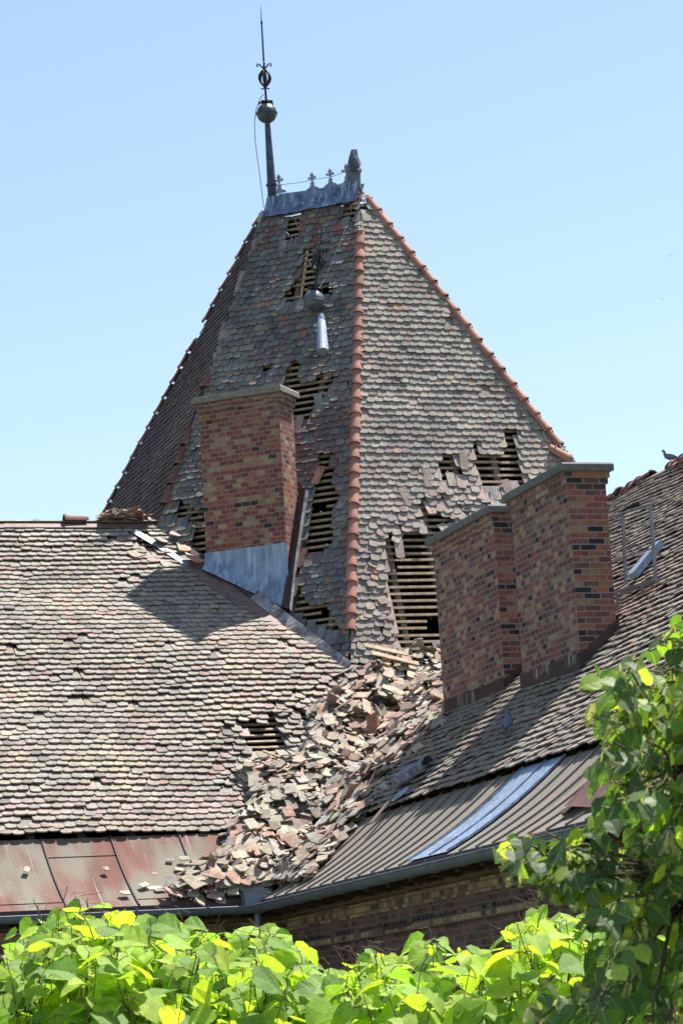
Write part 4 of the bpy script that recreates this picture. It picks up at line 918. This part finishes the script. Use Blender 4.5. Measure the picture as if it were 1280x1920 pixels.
# slipped tiles hanging on the bare laths
sp = []
for x, y, f_, a_ in ((747, 1033, 0, .05), (868, 868, 0, .1), (760, 935, 0, -.3), (800, 900, 0, .1), (925, 935, 0, .2), (950, 920, 0, -.15), (565, 1050, 1, .25), (598, 895, 1, .3), (600, 760, 1, -.2), (553, 1105, 1, .1), (560, 800, 1, .15), (530, 470, 1, .1)):
    pl_ = place_on(B if not f_ else J1, nT if not f_ else nF, x, y, a_, .07, .178, .40); m = MB(); tile_piece(m, pl_[0]-pl_[2]*.2, pl_[1], pl_[2], pl_[3], .175, .42, .018, vary(rr_.choice([(.36, .27, .22), (.33, .31, .27)] if not f_ else [(.26, .19, .17), (.22, .21, .19), (.34, .15, .11)]), .1, rr_)); m.build('slipped_tile', MT['tile'], tower)
# ------------------------------------------------------------------ wing 2: ridge tiles, walkway, metal pieces
rw0 = RIDGE_W-D2*((RIDGE_W-SW)@D2)
def rW(x, y): P = hit(x, y, SW, nW); return rw0+D2*((P-rw0)@D2)
for k, (x, gap) in enumerate(((1150, 0), (1163, 0), (1180, 0), (1186, 0), (1202, 0), (1215, 0), (1262, 0), (1272, 0), (1285, 0), (1300, 0), (1316, 0))):
    P = rW(x, 0 if False else 916-(x-1200)*.5); t_ = hip_tile(P+Z*rr_.uniform(-.02, .09), unit(D2+Z*rr_.gauss(0, .12)+D1*rr_.gauss(0, .15)), Z, wing2, 1.35, wob=7, mat=MT['terrad']); t_.name = 'ridge_tile'
mo = MB()
for x in range(1140, 1330, 5): lump(mo, rW(x, 916-(x-1200)*.5)+Z*rr_.uniform(-.03, .05), rr_.uniform(.04, .10))
mo.build('ridge_mortar', MT['capd'], wing2)
pw = hit(1200, 1118, SW, nW)+nW*.35
def vp(x, y, o=0.0): return hit(x, y, pw, az(252))-az(252)*o
wk = empty('roof_walkway', tuple(pw), label='grey metal service walkway with a railing and perforated step behind the tall chimney', cat='walkway')
m = MB(); m.tube([vp(1100, 985), vp(1221, 945)], .022, 8); m.build('handrail', MT['zinc'], wk)
m = MB(); m.tube([vp(1120, 1062), vp(1224, 1028)], .014, 8); m.build('mid_rail', MT['zinc'], wk)
for a, b in (((1167, 966), (1173, 1094)), ((1219, 946), (1229, 1090))):
    m = MB(); m.bar(vp(*a), vp(*b), .05, .035, D2); m.build('post', MT['zinc'], wk)
m = MB(); p, q = vp(1130, 1117), vp(1228, 1086); dd = unit(q-p); l = np.linalg.norm(q-p); k = int(l/.07)
for o_ in (0, .09, .18, .27): m.bar(p-az(252)*o_, q-az(252)*o_, .02, .03)
for i in range(k+1): m.bar(p+dd*l*i/k, p+dd*l*i/k-az(252)*.28, .018, .02)
m.build('grating', MT['zinc'], wk)
for a, b, c in (((1203, 1096), (1206, 1120), (1184, 1138)), ((1158, 1112), (1156, 1140), (1150, 1160))):
    m = MB(); m.bar(vp(*a), vp(*b), .10, .02, az(252)); m.bar(vp(*b), hit(*c, SW, nW)+nW*.08, .10, .02, nW); m.build('bracket', MT['zinc'], wk)
m = MB(); a, b = hit(1196, 1093, SW, nW)+nW*.14, hit(1250, 1038, SW, nW)+nW*.2; dd = unit(b-a); sx = unit(np.cross(dd, nW)); m.box((a+b)/2, (b-a)/2, sx*.13, nW*.05); m.box((a+b)/2+nW*.055, (b-a)/2*1.01, sx*.14, nW*.006)
o = m.build('metal_cover', MT['galv']); tag(o, 'pale blue-grey metal channel lying on the right roof beside the walkway railing', 'metal cover')
m = MB(); a, b = hit(765, 1482, SW, nW)+nW*.2, hit(818, 1448, SW, nW)+nW*.16; dd = unit(b-a); sx = unit(np.cross(dd, nW)); h_ = .14
q_ = [(-h_, 0), (-h_*.9, .10), (-h_*.2, .14), (h_*.8, .12), (h_, 0)]; k = 5
vs = [a+sx*u_+nW*w_ for u_, w_ in q_]+[b+sx*u_*.9+nW*w_ for u_, w_ in q_]; vs += [v-nW*.012 for v in vs]
m.add(vs, [(i, i+1, k+i+1, k+i) for i in range(k-1)]+[(2*k+i, 3*k+i, 3*k+i+1, 2*k+i+1) for i in range(k-1)]+[(0, 2*k, 2*k+1, 1), (1, 2*k+1, 2*k+2, 2), (2, 2*k+2, 2*k+3, 3), (3, 2*k+3, 2*k+4, 4)])
m.bar(a+nW*.01, a-dd*.22-nW*.02, .22, .015, nW); o = m.build('metal_casing', MT['lead']); tag(o, 'long dented blue-grey metal casing lying on the shaded tiles right of the rubble', 'metal casing')
m = MB(); c0 = hit(760, 1500, SW, nW)+nW*.13; pts = [c0+unit(np.cross(dd, nW))*.17*cos(i*.5)+dd*.2*sin(i*.5) for i in range(13)]; m.add(pts+[p-nW*.01 for p in pts], [tuple(range(12, -1, -1)), tuple(range(13, 26))]+[(i, (i+1) % 13, 13+(i+1) % 13, 13+i) for i in range(13)]); o = m.build('metal_shard', MT['galv']); tag(o, 'small bent metal sheet just below the dented casing', 'metal sheet')
for x, y, a_, l_ in ((790, 1425, .7, .9), (715, 1452, .9, .7), (726, 1530, .8, .8), (765, 1405, 1.0, .6), (700, 1500, .7, .6)):
    P = hit(x, y, SW, nW)+nW*.13; v = unit(Z-nW*nW[2]); t = unit(v*cos(a_)+D2*-sin(a_)*.5); m = MB(); m.bar(P-t*l_/2, P+t*l_/2, .11, .022, nW, (.6, .5, .45)); o = m.build('wood_board', MT['rafter']); tag(o, 'splintered dark board lying on the shaded tiles between the rubble and the metal casing', 'board', 'splintered boards on the right roof')
for x, y, a_, l_ in ((735, 1295, 1.35, 1.0), (745, 1310, 1.5, .9)):
    P = hit(x, y, SL, nL)+Z*.75; m = MB(); m.bar(P-D1*l_/2+Z*.1, P+D1*l_/2-Z*.12, .12, .025, nL); o = m.build('wood_board', MT['wood']); tag(o, 'long pale board lying across the top of the rubble below the bare laths' if y < 1300 else 'lower of two long boards lying across the top of the rubble', 'board')
hm = hip_mesh(.34, .12, .11); o = hm.build('chimney_pot_piece', MT['terra'], None, True, 40)
a0 = hit(703, 1422, SL, nL)+Z*.42; Mx = Matrix((Vector(D1), Vector(Z), Vector(az(162)))).transposed().to_4x4(); Mx.translation = Vector(a0); o.matrix_basis = Mx; o.name = 'hip_tile'; tag(o, 'fallen reddish half-round hip tile standing upright in the rubble', 'hip tile')
# loose raised sheet at the far end of the right apron
m = MB(); p0, p1 = apron_pt(CORNER, D2, az(252), .15, 12.6)+Z*.05, apron_pt(CORNER, D2, az(252), .75, 12.4)+Z*.08
m.bar(p0, p1, .12, .05); m.add([p0+Z*.1, p1+Z*.25, p1+D2*.9+Z*.02, p0+D2*.9], [(0, 1, 2, 3)]); m.build('lifted_panel', MT['rust'], wing2)
# ------------------------------------------------------------------ pigeons and distant birds
def loft(mb, secs, n=12, col=None):
    vs = []
    for c, rx, rz, ax, ay in secs:
        for k in range(n): a = 2*pi*k/n; vs.append(c+ax*cos(a)*rx+ay*sin(a)*rz)
    mb.add(vs, [(i*n+k, i*n+(k+1) % n, (i+1)*n+(k+1) % n, (i+1)*n+k) for i in range(len(secs)-1) for k in range(n)]+[tuple(range(n))[::-1], tuple((len(secs)-1)*n+k for k in range(n))], col)
m_pg = m_simple('pigeon grey', (.13, .16, .21), .7, .3, 30, bs=.2); m_pd = m_simple('pigeon dark', (.03, .035, .045), .6, .3, 30); m_pf = m_simple('pigeon foot', (.30, .10, .08), .7, .2, 20)
def pigeon(P, fw_, label, s=1.0):
    f = unit(fw_); sd_ = unit(np.cross(f, Z)); u_ = np.cross(sd_, f)
    def q(a, b, c=0): return (a*f+b*u_+c*sd_)*s
    m = MB(); pth = [(-.15, .10, .012, .02), (-.12, .105, .045, .04), (-.05, .12, .075, .07), (.02, .135, .085, .082), (.08, .16, .07, .075), (.115, .205, .04, .045), (.125, .24, .032, .034), (.14, .27, .036, .038), (.155, .285, .030, .03), (.172, .285, .015, .016)]
    secs = []
    for i, (a, b, rx, rz) in enumerate(pth):
        p0 = pth[max(i-1, 0)]; p1 = pth[min(i+1, len(pth)-1)]; d = unit(q(p1[0]-p0[0], p1[1]-p0[1])); secs.append((q(a, b), rx*s, rz*s, sd_, np.cross(d, sd_)))
    loft(m, secs); o = m.build('pigeon', m_pg, None, True); o.location = Vector(P); tag(o, label, 'pigeon')
    def part(nm, mb, mt):
        c = mb.build(nm, mt); c.parent = o; return c
    for sg in (-1, 1):
        w_ = MB(); pts = [(.07, .17), (.02, .19), (-.08, .155), (-.2, .09), (-.13, .10), (-.02, .095), (.05, .12)]; k = len(pts)
        vs = [q(a, b, sg*(.088-.35*abs(a)*.4)) for a, b in pts]+[q(a, b, sg*(.074-.35*abs(a)*.4)) for a, b in pts]; w_.add(vs, [tuple(range(k)), tuple(range(2*k-1, k-1, -1))]+[(i, k+i, k+(i+1) % k, (i+1) % k) for i in range(k)]); part('wing', w_, m_pg)
        l_ = MB(); l_.tube([q(.0, .08, sg*.03), q(.01, .03, sg*.03), q(.0, .0, sg*.03)], .007*s, 6); l_.tube([q(-.02, .004, sg*.03), q(.05, .004, sg*.03)], .006*s, 5); l_.tube([q(.0, .004, sg*.03), q(.04, .004, sg*.05)], .005*s, 5); part('leg', l_, m_pf)
    t_ = MB(); t_.box(q(-.22, .075), q(.09, .02), q(0, .006)*1.0, sd_*.035*s); part('tail', t_, m_pd)
    b_ = MB(); b_.tube([q(.165, .283), q(.19, .277), q(.205, .268)], [.010*s, .007*s, .002*s], 6); part('beak', b_, m_pd)
    h_ = MB(); loft(h_, [(q(.118, .225), .036*s, .037*s, sd_, u_), (q(.14, .27), .038*s, .039*s, sd_, u_), (q(.16, .287), .031*s, .032*s, sd_, u_)], 10); 
    for sg in (-1, 1): h_.box(q(.158, .284, sg*.033), f*.005, u_*.005, sd_*.004)
    part('head_feathers', h_, m_pd)
pP = hit(964, 1383, SW, nW)+nW*.13; pigeon(pP, np.array([.25, .9, .45]), 'dark pigeon sitting on the shaded tiles of the right roof below the chimneys', .95)
pP = rW(1256, 889)+Z*.20; pP = pP+Z*.0; pigeon(pP, -D2*.35-D1*.9, 'pigeon perched on the broken ridge at the right edge', .82)
for (x, y), a_, lb_ in (((1256, 479), .5, 'higher of two tiny birds flying in the sky at the right'), ((1240, 560), -.6, 'lower of two tiny birds flying in the sky at the right')):
    P = at(x, y, 150.0); m = MB(); ax_ = unit(RT*cos(a_)+UP*sin(a_)); loft(m, [(-.09*FW+0*ax_, .005, .005, ax_, UP), (-.03*FW, .022, .022, ax_, UP), (.06*FW, .018, .018, ax_, UP), (.12*FW, .004, .004, ax_, UP)], 8)
    for sg in (-1, 1): m.add([0*ax_+FW*.03, sg*ax_*.10+UP*.06+FW*.01, sg*ax_*.21+UP*.02-FW*.06, sg*ax_*.09+UP*.045-FW*.03, -FW*.03]+[0*ax_+FW*.03-UP*.006, sg*ax_*.10+UP*.05+FW*.01, sg*ax_*.21+UP*.015-FW*.06, sg*ax_*.09+UP*.035-FW*.03, -FW*.03-UP*.006], [(0, 1, 2, 3, 4), (9, 8, 7, 6, 5)])
    o = m.build('swift', m_pd); o.location = Vector(P); tag(o, lb_, 'bird')
# ------------------------------------------------------------------ foliage
def m_leaf(name, under, trans, tw=.45, rough=.45, uf=.6):
    m, t, b = nodes(name); at_ = N(t, 'ShaderNodeAttribute', attribute_name='tint'); g_ = N(t, 'ShaderNodeNewGeometry')
    n1 = noise_n(t, 25, 3, .6); c = mix(t, 1.0, at_.outputs[0], ramp(t, n1.outputs[0], [(.3, (.8,)*3), (.7, (1.15,)*3)]).outputs[0], 'MULTIPLY')
    uv = N(t, 'ShaderNodeUVMap', uv_map='UVMap'); sx = N(t, 'ShaderNodeSeparateXYZ'); L(t, uv.outputs[0], sx.inputs[0])
    def mm(op, a, b_=None):
        q = N(t, 'ShaderNodeMath', operation=op)
        for i_, v_ in enumerate((a, b_)):
            if v_ is None: continue
            if isinstance(v_, (int, float)): q.inputs[i_].default_value = v_
            else: L(t, v_, q.inputs[i_])
        return q.outputs[0]
    au = mm('ABSOLUTE', sx.outputs[0]); fr = mm('FRACT', mm('MULTIPLY', mm('SUBTRACT', sx.outputs[1], mm('MULTIPLY', au, .9)), 5.5))
    vn = mm('MAXIMUM', mm('LESS_THAN', au, .018), mm('LESS_THAN', fr, .09)); c = mix(t, mm('MULTIPLY', vn, .4), c, (.50, .55, .20))
    cu = mix(t, uf, c, under); cc = mix(t, g_.outputs['Backfacing'], c, cu); L(t, cc, b.inputs['Base Color']); b.inputs['Roughness'].default_value = rough; b.inputs['Specular IOR Level'].default_value = .35
    tr = N(t, 'ShaderNodeBsdfTranslucent'); L(t, mix(t, 1.0, c, trans, 'MULTIPLY'), tr.inputs[0]); ms_ = N(t, 'ShaderNodeMixShader'); ms_.inputs[0].default_value = tw
    L(t, b.outputs[0], ms_.inputs[1]); L(t, tr.outputs[0], ms_.inputs[2]); L(t, ms_.outputs[0], t.nodes['Material Output'].inputs[0]); return m
LEAF = [(0, 0), (-.24, -.13), (-.50, .08), (-.52, .40), (-.32, .72), (0, 1.0), (0, .35), (0, .70), (.32, .72), (.52, .40), (.50, .08), (.24, -.13)]
LF = [(0, 1, 2, 6), (2, 3, 7, 6), (3, 4, 5, 7), (0, 6, 10, 11), (6, 7, 9, 10), (7, 5, 8, 9)]
LUV = [[LEAF[i] for i in f] for f in LF]
def leaf(mb, P, tip, nrm, s, col, r, fold=.18, droop=.25, nar=1.0):
    t = unit(tip); n = unit(nrm-t*(nrm@t)); x = np.cross(t, n); wv = r.uniform(-.06, .06)
    mb.add([P+s*(x*a*nar+t*b+n*(fold*abs(a)-droop*max(b, 0)**2+wv*sin(5*b)*(a*2))) for a, b in LEAF], LF, col, LUV)
def interp(tab, x):
    for (a, b), (c, d) in zip(tab, tab[1:]):
        if a <= x <= c: return b+(d-b)*(x-a)/(c-a)
    return tab[0][1] if x < tab[0][0] else tab[-1][1]
YT = [(-80, 1800), (0, 1790), (40, 1750), (95, 1712), (150, 1682), (190, 1722), (235, 1700), (290, 1722), (350, 1730), (400, 1745), (440, 1775), (490, 1735), (540, 1755), (590, 1820), (640, 1800), (700, 1785), (760, 1790), (810, 1760), (870, 1772), (920, 1785), (960, 1735), (1010, 1705), (1060, 1720), (1110, 1740), (1200, 1750)]
ML = m_leaf('bright leaf', (.20, .30, .07), (1.4, 1.5, .55), .52, .65, .2); MST = m_simple('leaf stem', (.10, .065, .04), .8, .3, 12)
r = random.Random(33)
sh = empty('broadleaf_tree', (0, 22.5, 0), label='bright yellow-green tree with big heart-shaped leaves filling the foreground', cat='tree')
fol = MB(); stm = MB(); GC = [(.33, .48, .05), (.40, .54, .05), (.27, .42, .05), (.44, .54, .07), (.18, .31, .045), (.36, .48, .05), (.30, .44, .06), (.14, .26, .04), (.38, .50, .07)]
for k in range(450):
    D = r.uniform(20.6, 24.2); x = r.uniform(-90, 1190) if k < 340 else r.choice((r.uniform(-500, -90), r.uniform(1190, 1700))); yt = interp(YT, x)+r.uniform(2, 26)+max(0, (23.2-D))*r.uniform(0, 85)
    top = at(x, yt, D); base = top+np.array([r.uniform(-.25, .25), r.uniform(-.1, .2), -r.uniform(.9, 1.7)]); pts = []
    for i in range(8): t_ = i/7; pts.append(base+(top-base)*t_+np.array([.06*sin(t_*5+k), .05*cos(t_*4+k), 0]))
    stm.tube(pts, [.009-.006*i/7 for i in range(8)], 5)
    if r.random() < .3: stm.tube([top, top+np.array([r.uniform(-.03, .03), 0, .09]), top+np.array([r.uniform(-.08, .08), 0, r.uniform(.12, .22)]), top+np.array([r.uniform(-.12, .12), 0, r.uniform(.1, .2)])], [.005, .004, .003, .002], 4)
    a = r.uniform(0, 6)
    nn_ = 11
    for i in range(nn_):
        t_ = .12+.86*i/(nn_-1); P = base+(top-base)*t_; a += 2.4; d = np.array([cos(a), sin(a), 0]); s_ = r.uniform(.14, .27)*(1.05-.45*max(0, t_-.7)/.3*r.random())
        pe = P+d*r.uniform(.05, .13)+Z*r.uniform(.01, .06); stm.tube([P, (P+pe)/2+Z*.012, pe], .0035, 4, cap=False)
        tip = d*r.uniform(.4, 1.0)+Z*r.uniform(-.75, .25); nr = Z*1.0+d*r.uniform(-.1, .9)+np.array([r.gauss(0, .35), r.gauss(-.45, .35), 0])
        leaf(fol, pe, tip, nr, s_, vary(r.choice(GC), .18, r), r, r.uniform(.05, .35), r.uniform(.1, .4))
fol.build('foliage', ML, sh); tk = MB()
for k in range(9):
    x = -3.6+.95*k; b_ = np.array([-1+.3*k, 22.6+r.uniform(-.3, .3), 0]); tk.tube([b_, b_+np.array([(x-b_[0])*.3, 0, 1.6]), np.array([x*.8, 22.5, 3.2]), np.array([x, 22.4, 4.6])], [.13, .10, .06, .03], 8)
for k in range(40):
    x = r.uniform(-3.8, 3); p = np.array([x, r.uniform(21.8, 23.2), 4.0]); stm.tube([p, p+np.array([r.uniform(-.2, .2), 0, .5]), p+np.array([r.uniform(-.4, .4), r.uniform(-.3, .3), 1.0])], [.03, .022, .012], 6)
stm.build('stem', MST, sh); tk.build('trunk', MST, sh)
# linden at the right, nearer the camera
LP = [(1420, 1080), (1300, 1135), (1258, 1165), (1232, 1210), (1205, 1185), (1190, 1225), (1120, 1240), (1066, 1285), (1082, 1330), (1120, 1350), (1112, 1420), (1093, 1470), (1122, 1530), (1075, 1560), (1040, 1560), (990, 1540), (905, 1583), (912, 1615), (985, 1640), (1035, 1680), (1050, 1740), (1105, 1765), (1100, 1815), (1050, 1860), (985, 1880), (945, 1930), (940, 2050), (1420, 2050)]
ML2 = m_leaf('linden leaf', (.16, .22, .10), (2.3, 2.4, .7), .5, .55, .4); MBR = m_leaf('linden bract', (.5, .5, .25), (1.2, 1.2, .6), .4, .6)
ln_ = empty('linden_tree', (2.9, 13.2, 0), label='linden tree with dark round leaves and pale hanging bracts at the right edge', cat='tree')
fol = MB(); twg = MB(); brc = MB(); GD = [(.04, .09, .025), (.08, .16, .03), (.025, .06, .022), (.15, .25, .035), (.05, .10, .03), (.28, .36, .06), (.03, .08, .03)]
def seed_pt(): 
    while True:
        x, y = r.uniform(895, 1400), r.uniform(1090, 2040)
        if inpoly(x, y, LP): return x, y
hubs = [at(1330, 1300, 12.8), at(1300, 1500, 12.6), at(1280, 1700, 12.6), at(1300, 1900, 12.8), at(1380, 1200, 13), at(1650, 1150, 13.2), at(1800, 1500, 13), at(2050, 1300, 13.1), at(1950, 1800, 13)]
for k in range(680):
    x, y = seed_pt() if k < 340 else (r.uniform(1390, 2400), r.uniform(820, 2100)); D = r.uniform(11.4, 14.2)
    if x < 1120 and y < 1760: D = r.uniform(11.8, 12.6)
    P = at(x, y, D); hb_ = min(hubs, key=lambda h: np.linalg.norm(h-P)); dr = unit(P-hb_); side = np.array([-dr[1], dr[0], 0])
    L0 = P-dr*r.uniform(.22, .34)+Z*.06; pts = [L0, (L0+P)/2+Z*.03, P-Z*.02]; twg.tube(pts, [.006, .004, .002], 4)
    if k % 2 == 0: twg.tube([hb_, (hb_+L0)/2+Z*.08, L0], [.012, .007, .003], 5)
    for i in range(6):
        t_ = i/5; q = L0+(P-L0)*t_; sg = 1 if i % 2 else -1; d = unit(dr*.6+side*sg*.8+Z*r.uniform(-.9, .2)); pe = q+d*r.uniform(.02, .05); twg.tube([q, pe], .0018, 3, cap=False)
        nr = Z*r.uniform(.3, 1)+np.array([r.gauss(-.1, .6), r.gauss(-.3, .6), 0]); sz = r.uniform(.06, .10)
        pp = proj(pe+d*sz*.5)
        if pp[0] < 1250 and not inpoly(pp[0], pp[1], LP): continue
        leaf(fol, pe, d+Z*-.4, nr, sz, vary(r.choice(GD), .25, r), r, r.uniform(.0, .25), r.uniform(.05, .3))
    if r.random() < .85:
        for _ in range(r.choice((1, 2, 3))):
            q = L0+(P-L0)*r.random(); d = unit(np.array([r.gauss(0, .6), r.gauss(0, .6), -1])); 
            leaf(brc, q, d, np.array([r.gauss(0, 1), r.gauss(-.6, .5), .4]), r.uniform(.07, .10), vary((.58, .58, .22), .15, r), r, .1, .2, .36)
            e = q+d*.06; 
            for j in range(4): p2 = e+np.array([r.gauss(0, .014), r.gauss(0, .014), -r.uniform(.01, .03)]); brc.tube([e, p2], .001, 3, vary((.45, .45, .18), .2, r), cap=False); brc.box(p2, np.array([.0045, .002, 0]), np.array([-.002, .0045, 0]), np.array([0, 0, .0045]), vary((.40, .38, .16), .25, r))
fol.build('crown', ML2, ln_); brc.build('blossom_bract', MBR, ln_)
tb = np.array([2.9, 13.2, 0]); twg.tube([tb, tb+np.array([-.05, 0, 2.5]), tb+np.array([0, .1, 4.5]), tb+np.array([.1, .2, 7.5])], [.22, .18, .14, .07], 12)
for h in hubs: twg.tube([tb+np.array([0, .1, 3.6+.5*(h[2]-5)]), (tb+np.array([0, 0, h[2]-.2])+h)/2, h], [.06, .04, .02], 7)
twg.build('branches', MST, ln_)
